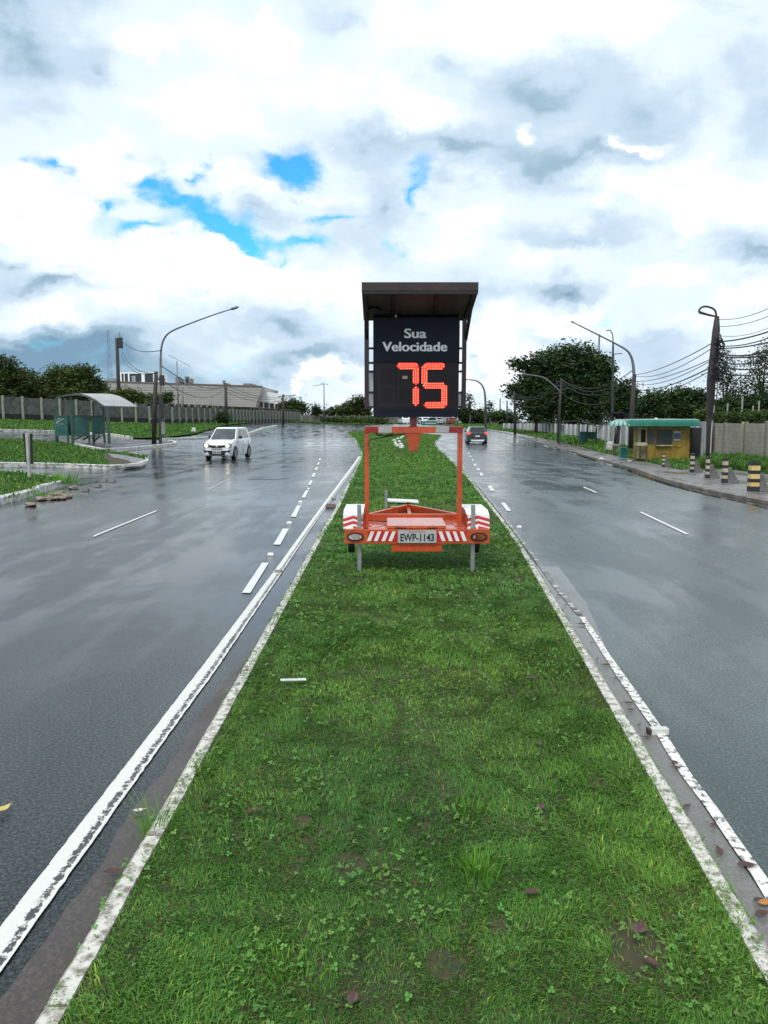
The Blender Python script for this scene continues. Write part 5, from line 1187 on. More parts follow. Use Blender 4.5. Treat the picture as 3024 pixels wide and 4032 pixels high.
b.build('ribbed_awning', None, KI)
for x0 in (115, 330): kbox(x0, x0 + 14, 210, 560, -.25, -.2, mat('pale_grey_post', (.33, .36, .36), .5), 'awning_post')
# things around the kiosk
def thing_at(name, px, py, lb, ct, rz=0, zo=.06): q = P(px, py, zo); return empty(name, q, rz, lb, ct), q.y / F
t_, s_ = thing_at('sack', 2399, 1779, 'stuffed pale sack standing upright left of the kiosk', 'sack')
b = MB(); b.tube([(0, 0, 0), (0, 0, 12 * s_), (2 * s_, 0, 28 * s_), (0, 0, 38 * s_), (0, 0, 41 * s_)], [13 * s_, 16 * s_, 14 * s_, 12 * s_, 6 * s_], 12, mat('woven_sack', (.40, .41, .38), .8, var=.3, vscale=6, bump=.6)); b.build('sack_body', None, t_, smooth=True)
t_, s_ = thing_at('folded_parasol', 2421, 1777, 'dark folded parasol standing between the sack and the wooden table', 'parasol')
b = MB(); b.tube([(0, 0, 0), (0, 0, 90 * s_)], 1.2 * s_, 6, dk); b.build('pole', None, t_); b = MB(); b.tube([(-2 * s_, 0, 30 * s_), (0, 0, 48 * s_), (1 * s_, 0, 66 * s_), (-1 * s_, 0, 92 * s_)], [3 * s_, 6 * s_, 6.5 * s_, 1.5 * s_], 10, dk); b.build('folded_canopy', None, t_, smooth=True)
t_, s_ = thing_at('market_table', 2428, 1794, 'small cluttered wooden table between the pale sack and the teal bin', 'table')
b = MB(); b.box(-15 * s_, 17 * s_, -8 * s_, 8 * s_, 34 * s_, 37 * s_, mat('old_wood', (.12, .08, .05), .7)); b.build('table_top', None, t_)
for x in (-12, 13):
    for y in (-6, 6): MB().box((x - 1.4) * s_, (x + 1.4) * s_, (y - 1.4) * s_, (y + 1.4) * s_, 0, 34 * s_, mat('old_wood', (.12, .08, .05), .7)).build('leg', None, t_)
t2, s_ = thing_at('cloth_bundle', 2428, 1794, 'crumpled grey cloth bundle heaped on the small wooden table', 'bundle')
t2.location.z += 37 * s_; b = MB(); rn = random.Random(9)
for i in range(7): c_ = Vector((rn.uniform(-12, 12), rn.uniform(-5, 5), rn.uniform(1, 6))) * s_; b.tube([c_ - Vector((6 * s_, 0, 0)), c_, c_ + Vector((6 * s_, 0, rn.uniform(-2, 3) * s_))], [1.5 * s_, 5 * s_, 1.5 * s_], 7, mat('grey_cloth', (.22, .20, .21), .8, var=.5, vscale=5))
b.build('cloth', None, t2, smooth=True)
t_, s_ = thing_at('plastic_bin', 2452, 1801, 'teal plastic bin on the pavement beside the dark lamp pole', 'bin')
b = MB(); vs = []
for z_, w_ in ((0, 9), (38, 12)): vs += [(-w_ * s_, -w_ * s_, z_ * s_), (w_ * s_, -w_ * s_, z_ * s_), (w_ * s_, w_ * s_, z_ * s_), (-w_ * s_, w_ * s_, z_ * s_)]
b.add(vs, [(3, 2, 1, 0), (0, 1, 5, 4), (1, 2, 6, 5), (2, 3, 7, 6), (3, 0, 4, 7), (4, 5, 6, 7)], mat('teal_plastic', (.01, .13, .13), .4)); b.build('tub', None, t_, bevel=.01); MB().box(-13 * s_, 13 * s_, -13 * s_, 13 * s_, 36 * s_, 39.5 * s_, mat('teal_plastic_rim', (.02, .17, .16), .4)).build('rim', None, t_)
t_, s_ = thing_at('bench', 2493, 1797, 'rough wooden bench in front of the dark lamp pole by the kiosk counter', 'bench')
MB().box(-30 * s_, 36 * s_, -7 * s_, 7 * s_, 26 * s_, 29 * s_, mat('mossy_wood', (.07, .075, .05), .7)).build('seat', None, t_)
for x in (-26, 0, 32): MB().box((x - 1.5) * s_, (x + 1.5) * s_, -6 * s_, 6 * s_, 0, 26 * s_, mat('mossy_wood', (.07, .075, .05), .7)).build('leg', None, t_)
t_, s_ = thing_at('paper_scrap', 2476, 1814, 'white scrap of paper lying on the pavement in front of the kiosk bench', 'litter')
MB().prism([(-7 * s_, -8 * s_), (8 * s_, -10 * s_), (6 * s_, 8 * s_), (-5 * s_, 9 * s_)], 'z', 0, .02, refl_w).build('paper', None, t_)
t_, s_ = thing_at('paper_scrap', 2368, 1812, 'crumpled white scrap lying on the right kerb before the sack', 'litter', rz=R(-30))
b = MB(); b.tube([(-10 * s_, 0, .03), (0, 0, .08), (10 * s_, 0, .04)], [.02, .07, .03], 6, refl_w); b.build('crumpled_paper', None, t_)
# ================================================================ bollards
by = mat('bollard_yellow', (.62, .42, .10), .5, col2=(.70, .56, .28), vscale=5, bump=.2); bk = mat('bollard_black', (.02, .02, .024), .5, var=.3); bc = mat('bollard_concrete', (.09, .09, .09), .6, col2=(.17, .165, .16), vscale=5, bump=.3)
by2 = mat('bollard_faded', (.40, .33, .20), .5, col2=(.58, .52, .40), vscale=5)
def bollard(w, fw):
    r = empty('bollard', (0, 0, 0)); zs = np.linspace(0, .70, 8)
    MB().box(-w, w, -.09, .09, 0, .70, by if w > .1 else by2).build('post', None, r, bevel=.01); e = .004
    for k in (0, 2, 4, 6):
        z0 = zs[k] + (.015 if k else 0); z1 = zs[k + 1] - (.0 if k else -.02); MB().box(-w - e, w + e, -.09 - e, .09 + e, z0 + .001, min(z1, .701), bk).build('black_band', None, r)
    b = MB()
    for i, (x1, z0, z1) in enumerate(((1, 0, .085), (.82, .087, .17), (.66, .172, .26), (.5, .262, .35), (.36, .352, .44))): b.box(w + .006, w + fw * x1, -.10 + i * .008, .12 - i * .008, z0, z1, bc)
    b.build('stepped_footing', None, r, bevel=.008); return r
wide = bollard(.105, .24); proto = bollard(.045, .34); first = True
for i, ((bx_, by_), hpx, lb) in enumerate((((2965, 1934), 116, 'wide black and yellow striped bollard, nearest of the row at the right edge'), ((2852, 1901), 98, 'narrow striped bollard with stepped footing, next beyond the wide one'),
        ((2784, 1882), 84, 'striped bollard with stepped footing in front of the hooked lamp pole'), ((2724, 1860), 74, 'striped bollard with stepped footing before the dark right side of the kiosk'), ((2612, 1838), 54, 'smallest and farthest striped bollard, before the yellow wall of the kiosk'))):
    o_ = wide if i == 0 else proto if first else copy_tree(proto)
    if i: first = False
    q = P(bx_, by_, .05); o_.location = q; s_ = hpx * q.y / F / .70; o_.scale = (s_,) * 3
    o_['label'] = lb; o_['category'] = 'bollard'; o_['group'] = 'striped bollards along the right pavement'; o_.rotation_euler = (0, 0, R((-2, 3, -4, 5, 0)[i]))
# ================================================================ walls and fences
blockw = mat('concrete_block_wall', (.35, .305, .245), .75, col2=(.48, .43, .355), vscale=1.6, bump=.3, detail=8)
def brickify(m, sx, sz):
    t = m.node_tree; b_ = t.nodes['Principled BSDF']; src = b_.inputs['Base Color'].links[0].from_socket
    uvn = t.nodes.new('ShaderNodeUVMap'); br = t.nodes.new('ShaderNodeTexBrick'); t.links.new(uvn.outputs[0], br.inputs['Vector'])
    br.inputs['Scale'].default_value = 1; br.inputs['Brick Width'].default_value = sx; br.inputs['Row Height'].default_value = sz; br.inputs['Mortar Size'].default_value = .012; br.inputs['Mortar Smooth'].default_value = .2
    br.inputs['Color1'].default_value = (1, 1, 1, 1); br.inputs['Color2'].default_value = (.86, .86, .87, 1); br.inputs['Mortar'].default_value = (.62, .61, .6, 1)
    mm = t.nodes.new('ShaderNodeMix'); mm.data_type = 'RGBA'; mm.blend_type = 'MULTIPLY'; mm.inputs[0].default_value = 1; t.links.new(src, mm.inputs[6]); t.links.new(br.outputs[0], mm.inputs[7]); t.links.new(mm.outputs[2], b_.inputs['Base Color'])
brickify(blockw, .40, .19)
def uvwall(name, a_, b_, h, th, m, parent):
    """wall panel from a to b (2D, local), uv in metres"""
    d = Vector((b_[0] - a_[0], b_[1] - a_[1], 0)); L_ = d.length; d.normalize(); n = Vector((-d.y, d.x, 0)) * th
    p = [Vector((*a_, z)) for z in (-.3, h)]; q = [Vector((*b_, z)) for z in (-.3, h)]
    vs = [p[0], q[0], q[1], p[1], p[0] + n, q[0] + n, q[1] + n, p[1] + n]; me = bpy.data.meshes.new(name)
    me.from_pydata([tuple(v) for v in vs], [], [(0, 1, 2, 3), (5, 4, 7, 6), (3, 2, 6, 7), (1, 5, 6, 2), (4, 0, 3, 7)]); uv = me.uv_layers.new(name='UVMap')
    for f in me.polygons:
        for li in f.loop_indices:
            v = Vector(me.vertices[me.loops[li].vertex_index].co); uv.data[li].uv = ((v - p[0]).dot(d), v.z)
    me.materials.append(m); return link(name, me, parent)
w0 = P(3024, 1832, .05); w1 = P(2797, 1798, .05); dW = (w0 - w1); wA = w1; wB = w1 + dW * 2.2
hW = (at(3024, 1657, w0.y).z - w0.z); WL = empty('block_wall', wA, 0, 'pale concrete block wall with pillars at the right edge behind the bollards', 'wall')
uvwall('wall', (0, 0), ((wB - wA).x, (wB - wA).y), hW, .15, blockw, WL)
pil = mat('dark_pillar', (.12, .105, .09), .7, col2=(.27, .25, .21), vscale=3)
dn = dW.normalized(); nn = Vector((-dn.y, dn.x, 0))
if nn.y > 0: nn = -nn
def wall_x(px):       # param along the wall where it appears at pixel px
    k = (px - 1512) / F; return (k * wA.y - wA.x) / (dn.x - k * dn.y)
for px, m_ in ((2797, pil), (2843, pil), (2914, blockw), (2925, pil), (3008, pil)):
    t_ = wall_x(px); c_ = dn * t_ + nn * .05; MB().box(-.09, .09, -.07, .07, -.2, hW + .01, pil if m_ is pil else cream).build('pillar', None, WL).matrix_local = Matrix.Translation(c_) @ Matrix.Rotation(math.atan2(dn.y, dn.x), 4, 'Z')
b = MB(); rn = random.Random(12)
for i in range(9):
    t0 = wall_x(2925) + .25 + rn.uniform(0, .9); z = .55 + rn.uniform(-.15, .25); s0 = rn.uniform(.12, .3); p = dn * t0 + nn * (.012 + .002 * i)
    b.add([p + dn * -s0 + Vector((0, 0, z)), p + dn * s0 + Vector((0, 0, z + .02)), p + dn * (s0 * .8) + Vector((0, 0, z + s0 * .7)), p + dn * (-s0 * .9) + Vector((0, 0, z + s0 * .8))], [(0, 1, 2, 3)], mat('whitewash', (.50, .48, .44), .7, var=.1))
b.build('whitewash_patch', None, WL)
# thin posts above the wall
for i, (px, yt) in enumerate(((2808, 1596), (2862, 1588), (2919, 1560), (2962, 1597), (2985, 1578))):
    q = at(px, 1660, wA.y + 2.5); q.z = .1; r_ = MB().tube([(0, 0, 0), (0, 0, (at(px, yt, q.y) - q).z)], .045, 7, mat('pale_post', (.30, .33, .28), .6, var=.2)).build('thin_post', None, None); r_.location = q
    tag(r_, 'thin pale fence post standing in the hedge above the block wall', 'fence post', 'thin pale posts above the block wall')
# corrugated sheet fence, right
sheetm = mat('grey_sheet_metal', (.24, .25, .26), .5, col2=(.38, .39, .40), vscale=1.5, stretch=(1, 1, .3)); whitep = mat('white_fence_post', (.55, .57, .57), .5, var=.15)
fpix = [(2792, 1800), (2640, 1782), (2478, 1757), (2377, 1738), (2250, 1720), (2142, 1706), (2050, 1696), (1977, 1690)]
fpt = [P(x, y, .05) for x, y in fpix]; FN = empty('sheet_metal_fence', fpt[0], 0, 'grey sheet metal fence with white posts running behind the kiosk and right shelter', 'fence')
hts = [1657, 1660, 1676, 1675, 1671, 1668, 1667, 1667]; f0 = fpt[0]
zt = [at(x, h_, p.y).z for (x, _), h_, p in zip(fpix, hts, fpt)]
cum = [0]
for i in range(len(fpt) - 1): cum.append(cum[-1] + (fpt[i + 1] - fpt[i]).length)
def onf(s_):
    i = max(k for k in range(len(cum) - 1) if cum[k] <= s_ + 1e-6); t_ = (s_ - cum[i]) / (cum[i + 1] - cum[i]); return fpt[i].lerp(fpt[i + 1], t_), zt[i] + (zt[i + 1] - zt[i]) * t_
s_ = 0; pp = None; k = 0; ptm = MB().box(-.05, .05, -.05, .05, 0, 1, whitep).build('post', None, FN); first = True
while s_ < cum[-1]:
    p, z = onf(s_); zb0 = float(T(p.x, p.y)) + .05
    o_ = ptm if first else link('post', ptm.data, FN); first = False
    o_.location = (p.x - f0.x, p.y - f0.y, zb0 - f0.z); o_.scale = (1.2 + .01 * s_, 1.2 + .01 * s_, max(.6, z - zb0 + .03))
    if pp is not None:
        a_, za, zz0 = pp; b = MB(); back = Vector((.08, 0.08, 0)); nw_ = 8; vs = []
        for j in range(nw_ + 1):
            q = a_.lerp(p, j / nw_) + back + (Vector((.05, .02, 0)) if j % 2 else Vector((0, 0, 0))); vs += [Vector((q.x, q.y, zz0 + (zb0 - zz0) * j / nw_)) - f0, Vector((q.x, q.y, za + (z - za) * j / nw_ - .02)) - f0]
        b.add(vs, [(2 * j, 2 * j + 2, 2 * j + 3, 2 * j + 1) for j in range(nw_)], sheetm); b.build('sheet_panel', None, FN)
    pp = (p, z, zb0); s_ += 1.9 if s_ < 60 else 2.8
# left concrete fence
fpost = mat('pale_green_concrete_post', (.16, .18, .13), .7, col2=(.32, .35, .27), vscale=4); fpanel = mat('stained_fence_panel', (.035, .040, .032), .75, col2=(.15, .155, .145), vscale=1.7, detail=8); fdark = mat('dark_footing_wall', (.018, .018, .017), .8, var=.4, vscale=2)
fl_ = [Vector((x, y, 0)) for x, y in ((-55, 66), (-41, 75), (-35, 83), (-27, 96), (-24, 115), (-21.5, 150), (-19, 176))]
fc = [0]
for i in range(len(fl_) - 1): fc.append(fc[-1] + (fl_[i + 1] - fl_[i]).length)
def onl(s_):
    i = max(k for k in range(len(fc) - 1) if fc[k] <= s_ + 1e-6); t_ = (s_ - fc[i]) / (fc[i + 1] - fc[i]); return fl_[i].lerp(fl_[i + 1], t_)
l0 = onl(0); l0.z = float(T(l0.x, l0.y)); LF = empty('concrete_post_fence', l0, 0, 'long fence of pale concrete posts and stained grey panels behind the left verge', 'fence')
HP = 2.55; pm = MB(); pm.box(-.09, .09, -.09, .09, 0, HP, fpost); pm = pm.build('post', None, LF)
pm2 = MB(); pm2.box(-.09, .09, -.09, .09, 0, HP - .05, fpost); pm2.prism([(-.09, HP - .35), (.09, HP - .35), (.32, HP + .02), (.32, HP + .1), (-.32, HP + .1), (-.32, HP + .02)], 'y', -.09, .09, mat('dark_post_head', (.05, .045, .04), .7)); pm2.box(.09, .2, -.1, .1, .55, .75, fpost)
pm2 = pm2.build('post', None, LF); s_ = 0; prev = None; used = [False, False]
while s_ < fc[-1] - 1:
    p = onl(s_); p.z = float(T(p.x, p.y)); far = p.y > 93; src = pm2 if far else pm
    o_ = src if not used[far] else link('post', src.data, LF); used[far] = True; o_.location = p - l0
    k_ = 1 + (.25 if p.y > 120 else 0); o_.scale = (1.1 * k_, 1.1 * k_, 1)
    if prev is not None:
        d = (p - prev); b = MB(); n_ = Vector((-d.y, d.x, 0)).normalized() * .02
        a_ = prev - l0 + n_ * 3; c_ = p - l0 + n_ * 3; z1 = .72; z2 = HP - .12
        b.add([a_ + Vector((0, 0, -.4)), c_ + Vector((0, 0, -.4)), c_ + Vector((0, 0, z1)), a_ + Vector((0, 0, z1))], [(0, 1, 2, 3)], fdark)
        b.add([a_ + n_ + Vector((0, 0, z1 - .02)), c_ + n_ + Vector((0, 0, z1 - .02)), c_ + n_ + Vector((0, 0, z2)), a_ + n_ + Vector((0, 0, z2))], [(0, 1, 2, 3)], fpanel)
        b.build('panel', None, LF)
    prev = p; s_ += 2.05 if p.y < 93 else (2.1 if p.y < 130 else 2.6)
# far boundary wall
b = MB(); q0 = Vector((-19, 177, float(T(-19, 177)))); FW = empty('boundary_wall', q0, 0, 'low dull wall crossing the end of the left road on the horizon', 'wall')
b.bar((0, 0, .6), (28, 22, .6), .3, 1.7, mat('dull_wall', (.11, .105, .095), .8, col2=(.20, .19, .17), vscale=.5)); b.build('wall', None, FW)
b = MB()
for i in range(15): b.box(28 * i / 15 - .1, 28 * i / 15 + .1, 22 * i / 15 - .35, 22 * i / 15 - .1, -.2, 1.7, fpost)
b.build('pilasters', None, FW)
# ================================================================ buildings
slab = mat('ribbed_grey_cladding', (.33, .315, .30), .6, col2=(.40, .38, .365), vscale=.12, world=True)
whiteb = mat('white_render', (.80, .82, .82), .6, var=.05, vscale=.3); winm = mat('dark_window', (.02, .028, .035), .15, var=.3)
YB = 230; q0 = at(750, 1660, YB); q0.z = 1.0; BL = empty('long_grey_building', q0, 0, 'long windowless grey clad building with a slanting right end behind the left fence', 'building')
def bp3(px, py, Y=YB): return at(px, py, Y) - q0
pts = [(bp3(330, 1500).x, 0), (bp3(330, 1500).x, bp3(0, 1500).z), (bp3(620, 1509).x, bp3(0, 1509).z), (bp3(1033, 1522).x, bp3(0, 1522).z), (bp3(1006, 1602).x, bp3(0, 1602).z), (bp3(1000, 1640).x, 0)]
MB().prism(pts, 'y', 0, 35, slab).build('hall', None, BL)
b = MB(); z_ = 1.5
while z_ < 11.2: 
    xr = bp3(1006, 0).x + (bp3(1030, 0).x - bp3(1006, 0).x) * max(0, (z_ - bp3(0, 1602).z) / (bp3(0, 1522).z - bp3(0, 1602).z)); b.box(pts[0][0], xr - .5, -.06, 0, z_, z_ + .08, mat('cladding_rib', (.25, .238, .225), .6)); z_ += .7
b.build('cladding_ribs', None, BL)
b = MB(); b.bar((pts[1][0], 0, pts[1][1] + .1), (pts[2][0], 0, pts[2][1] + .1), .5, .3, mat('roof_edge', (.16, .14, .12), .6)); b.bar((pts[2][0], 0, pts[2][1] + .1), (pts[3][0], 0, pts[3][1] + .1), .5, .3, mat('roof_edge', (.16, .14, .12), .6)); b.build('parapet', None, BL)
b = MB(); rn = random.Random(5)
for px, w_, h_ in ((640, 1.2, 2.2), (655, .6, 1.6), (678, 1, 2.4), (690, 1.6, 1.8), (834, .4, 1.6), (850, 1.2, .7), (935, 2.5, .9), (960, 1.4, .7)):
    x = bp3(px, 0).x; z_ = np.interp(x, [p[0] for p in pts[1:4]], [p[1] for p in pts[1:4]]); b.box(x - w_ / 2, x + w_ / 2, 3, 5, z_, z_ + h_, mat('roof_plant', (.16, .15, .15), .6))
b.build('roof_equipment', None, BL)
q1 = at(540, 1660, 245); q1.z = 1.0; WG = empty('rooftop_block', q1, 0, 'white block with big dark windows rising behind the roof of the grey building', 'building')
def wp3(px, py): return at(px, py, 245) - q1
a_ = wp3(470, 1660); c_ = wp3(606, 1466); MB().box(a_.x, c_.x, 0, 15, 0, c_.z, whiteb).build('wall', None, WG)
for x0, x1 in ((480, 486), (492, 503), (511, 556), (571, 602)):
    a_ = wp3(x0, 1506); c_ = wp3(x1, 1471); MB().box(a_.x, c_.x, -.1, 0, a_.z, c_.z, winm).build('window', None, WG)
a_ = wp3(520, 1506); c_ = wp3(534, 1480); MB().box(a_.x, c_.x, -.16, -.1, a_.z, c_.z, mat('grey_blind', (.25, .28, .3), .6)).build('window_blind', None, WG)
a_ = wp3(428, 1660); c_ = wp3(468, 1490); MB().box(a_.x, c_.x, -.4, 12, 0, c_.z, mat('glass_tower_end', (.18, .24, .28), .3, var=.4, vscale=.4)).build('glazed_end', None, WG)
a_ = wp3(420, 1660); c_ = wp3(600, 1508); MB().box(a_.x, c_.x, -.9, -.5, 0, c_.z, mat('pale_slab', (.48, .50, .50), .6)).build('base_wall', None, WG)
q2 = at(1070, 1660, 236); q2.z = 1.0; WW = empty('white_wing', q2, 0, 'white two storey wing with dark windows at the right end of the grey building', 'building')
def vp3(px, py): return at(px, py, 236) - q2
a_ = vp3(1000, 1660); xr = vp3(1114, 0).x
MB().prism([(a_.x, 0), (a_.x, vp3(0, 1540).z), (vp3(1036, 0).x, vp3(0, 1544).z), (xr, vp3(0, 1557).z), (xr, 0)], 'y', 0, 20, whiteb).build('wall', None, WW)
for i, x0 in enumerate((1018, 1041, 1062, 1083, 1100)):
    a_ = vp3(x0, 1604 + i * 1.5); c_ = vp3(x0 + (17 if i < 4 else 10), 1583 + i * 2.2); MB().box(a_.x, c_.x, -.12, 0, a_.z, c_.z, winm).build('window', None, WW)
a_ = vp3(1004, 1612); c_ = vp3(1114, 1609); MB().box(a_.x, c_.x, -.5, 0, a_.z, c_.z, mat('ledge', (.42, .43, .43), .6)).build('ledge', None, WW)
q3 = at(1560, 1660, 210); q3.z = 1.0; JB = empty('distant_shed', q3, 0, 'low grey shed on the horizon just left of the sign mast', 'building')
a_ = at(1480, 1660, 210) - q3; c_ = at(1598, 1647, 210) - q3; MB().box(a_.x, c_.x, 0, 10, 0, c_.z, mat('shed_grey', (.13, .14, .16), .6)).build('wall', None, JB); MB().box(a_.x - .3, c_.x + .3, -.3, 10, c_.z, c_.z + .25, mat('shed_roof', (.35, .37, .38), .5)).build('roof', None, JB)
# ================================================================ trees
leafD = leafmat('dark_foliage', (.017, .040, .012), (.042, .082, .022), .35, .25); leafM = leafmat('mid_foliage', (.028, .055, .014), (.10, .145, .036), .35, .3); leafB = leafmat('bright_foliage', (.045, .09, .020), (.10, .17, .04), .5, .3)
bark = mat('bark', (.03, .024, .02), .85, col2=(.075, .06, .05), vscale=3, bump=.4)
def tree(name, label, Y, crowns, m, trunks, lsize, ncl, nper, seed, cat='tree', hollow=.35, bright=1., parts=('crown', 'trunk'), flat=.75, spread=None):
    rs = np.random.RandomState(seed); mp = Y / F
    bx_ = trunks[0] if trunks else crowns[0][0]; q = at(bx_, 1660, Y); q.z = float(T(q.x, q.y)); r = empty(name, q, 0, label, cat); q = np.array(q); cs = []; sp = []; tot = sum(c[2] * c[3] for c in crowns)
    for (cx, cy, rx, ry) in crowns:
        c = np.array(at(cx, cy, Y)); n = max(6, int(ncl * rx * ry / tot)); v = rs.randn(n, 3); v /= np.linalg.norm(v, axis=1)[:, None]; rad = hollow + (1 - hollow) * rs.rand(n) ** .5; rad *= .84 + .28 * rs.rand(n)
        p = c + v * rad[:, None] * np.array([rx, rx * flat, ry]) * mp; cs.append(p)
    cs = np.concatenate(cs); sz = spread if spread else lsize * 2.0
    V_, Q, cc = leafcloud(cs, lsize, nper, sz * (.5 + rs.rand(len(cs))), rs)
    tcl = np.repeat(.5 + 1.05 * rs.rand(len(cs)) ** 1.5, nper) * (.75 + .5 * rs.rand(len(cc))) * bright; warm = np.repeat(rs.rand(len(cs)), nper)
    tint = np.stack([tcl * (.75 + .85 * warm ** 2), tcl, tcl * (1.1 - .35 * warm)], 1); tint = np.repeat(tint, 4, 0)
    npmesh(parts[0], V_ - q, Q, tint, m, r)
    if trunks and len(parts) > 1:
        b = MB(); rn = random.Random(seed); cm = np.array([np.array(at(c[0], c[1], Y)) for c in crowns]) - q; zt_ = cm[:, 2].mean(); w = max(.06, .028 * (zt_ + 1))
        for tpx in trunks:
            x0 = at(tpx, 1660, Y).x - q[0]; tops = [c for c in cm]; fk = Vector((x0 + rn.uniform(-.2, .2), 0, zt_ * .42)); b.tube([(x0, 0, -.2), (x0 + .05, 0, zt_ * .2), fk], [w * 1.25, w, w * .85], 9, bark)
            for c in tops[:5]:
                for _ in range(2 if len(tops) < 4 else 1):
                    e_ = Vector(c) + Vector((rn.uniform(-.6, .6), rn.uniform(-.6, .6), 0)); md = fk.lerp(e_, .5) + Vector((0, 0, (e_.z - fk.z) * .12)); b.tube([fk, md, e_], [w * .55, w * .35, w * .12], 6, bark)
        b.build(parts[1], None, r, smooth=True)
    return r
tree('spreading_tree', 'large dark umbrella shaped tree on the right, tallest tree in view', 84, [(2250, 1428, 130, 72), (2150, 1448, 115, 55), (2345, 1455, 80, 62), (2040, 1432, 30, 20), (2240, 1520, 150, 80), (2105, 1520, 75, 40), (2035, 1540, 42, 28), (2130, 1590, 110, 62), (2255, 1590, 130, 80), (2370, 1560, 62, 105), (2180, 1500, 120, 70), (2300, 1500, 100, 80)], leafD, [2245, 2110], .19, 4600, 12, 11, hollow=.15, bright=1.15)
tree('leafy_tree', 'tall dark leafy tree at the left edge behind the concrete fence', 108, [(10, 1450, 68, 50), (-50, 1490, 90, 70), (50, 1500, 65, 55), (20, 1550, 100, 45)], leafM, [10], .22, 1000, 11, 12, bright=.8, hollow=.2)
tree('leafy_tree', 'low bushy tree in the dip between the two taller left trees', 112, [(110, 1500, 60, 42), (150, 1540, 90, 45), (90, 1560, 90, 35)], leafM, [120], .22, 700, 11, 13, hollow=.2)
tree('leafy_tree', 'broad flat topped green tree behind the left bus shelter', 110, [(265, 1478, 85, 38), (330, 1465, 55, 26), (230, 1510, 80, 50), (340, 1520, 75, 45), (290, 1550, 130, 40), (385, 1545, 45, 30)], leafM, [290], .20, 1500, 11, 14, hollow=.15)
tree('leafy_bush', 'green bush over the fence right of the left bus shelter roof', 104, [(500, 1556, 42, 26), (545, 1568, 35, 22), (445, 1566, 40, 26)], leafM, [505], .18, 420, 11, 15, cat='bush', bright=1.1, hollow=.15)
tree('leafy_bush', 'small bright bush beside the left pole pair, before the grey building', 100, [(652, 1568, 22, 20), (610, 1575, 30, 20), (668, 1558, 8, 10)], leafB, [648], .16, 260, 11, 16, cat='bush', bright=.8, hollow=.15)
tree('leafy_bush', 'dark round bush at the foot of the fence, above the white hatchback', 106, [(877, 1645, 24, 17)], leafD, [877], .14, 160, 12, 17, cat='bush', hollow=.1)
tree('round_tree', 'distant flat tree just right of the white wing', 185, [(1150, 1592, 42, 14), (1135, 1612, 40, 18), (1180, 1612, 35, 20)], leafM, [1150], .32, 380, 10, 18, bright=.8, hollow=.1)
tree('slim_tree', 'thin dark distant tree between the round tree and the far palms', 180, [(1246, 1622, 14, 26)], leafD, [1246], .25, 120, 10, 19, hollow=.1)
tree('far_tree', 'distant tree line clump left of the sign, below the small cumulus', 200, [(1340, 1622, 45, 20), (1300, 1635, 40, 16), (1375, 1608, 28, 25)], leafM, [1340], .34, 400, 10, 20, bright=.75, hollow=.1)
tree('far_tree', 'taller distant tree touching the left edge of the sign board', 195, [(1412, 1592, 26, 32), (1395, 1618, 40, 28), (1432, 1620, 25, 32)], leafM, [1410], .32, 420, 10, 21, bright=.7, hollow=.1)
tree('far_hedge', 'low bushes along the wall at the end of the left road', 182, [(1200, 1652, 60, 10), (1300, 1655, 70, 9), (1400, 1654, 60, 10), (1480, 1655, 60, 9)], leafM, [], .28, 420, 10, 22, cat='hedge', parts=('foliage',), hollow=.1)
tree('far_tree', 'dark round tree right beside the right trailer post top', 150, [(1845, 1640, 35, 26), (1820, 1625, 18, 22)], leafD, [1838], .24, 360, 11, 23, hollow=.1)
tree('far_tree', 'rounded olive tree behind the dark car on the right road', 152, [(1905, 1640, 40, 24), (1880, 1650, 30, 18)], leafM, [1900], .26, 330, 11, 24, bright=.8, hollow=.1)
tree('far_tree', 'low dark tree between the curved lamp and the big tree', 148, [(1965, 1640, 42, 18), (2000, 1650, 40, 22)], leafD, [1965], .24, 340, 11, 25, bright=1.3, hollow=.1)
tree('thin_tree', 'sparse thin tree standing against pale cloud beside the sign edge', 140, [(1850, 1585, 14, 34), (1838, 1560, 8, 18)], leafD, [1850], .20, 45, 7, 26, hollow=.1)
tree('thin_tree', 'sparse little tree just right of the curved street lamp', 140, [(1928, 1598, 12, 22)], leafD, [1928], .18, 32, 7, 27, hollow=.1)
tree('leafy_bush', 'green bushes showing over the sheet fence below the big tree', 112, [(2130, 1655, 70, 22), (2240, 1650, 70, 22), (2330, 1655, 60, 24)], leafM, [2230], .13, 520, 11, 28, cat='bush', parts=('foliage',), hollow=.1)
tree('leafy_tree', 'dark tree just right of the big tree behind the kiosk lamp pole', 64, [(2462, 1545, 50, 45), (2440, 1600, 60, 50), (2510, 1610, 45, 40)], leafD, [2460], .13, 620, 11, 29, hollow=.2)
tree('leafy_tree', 'dark rounded tree behind the middle of the kiosk roof', 60, [(2580, 1575, 55, 32), (2560, 1620, 75, 35), (2620, 1610, 55, 35)], leafD, [2580], .12, 700, 11, 30, bright=1.2, hollow=.2)
tree('leafy_tree', 'dark tree with a ragged top behind the right end of the kiosk', 58, [(2680, 1560, 52, 30), (2740, 1575, 45, 36), (2700, 1615, 80, 40)], leafD, [2690], .12, 760, 11, 31, bright=1.1, hollow=.2)
tree('airy_tree', 'airy small leaved tree behind the cables right of the hooked lamp pole', 46, [(2858, 1440, 38, 60), (2870, 1520, 55, 60), (2835, 1480, 28, 50), (2900, 1570, 60, 40)], leafD, [2862, 2845], .07, 330, 9, 32, hollow=.2, spread=.22)
tree('airy_tree', 'tall airy tree crossing the right edge behind the cables', 48, [(2990, 1440, 60, 60), (3040, 1390, 50, 60), (2955, 1520, 55, 45), (3020, 1540, 60, 60)], leafD, [2992], .075, 480, 9, 33, hollow=.2, spread=.24)
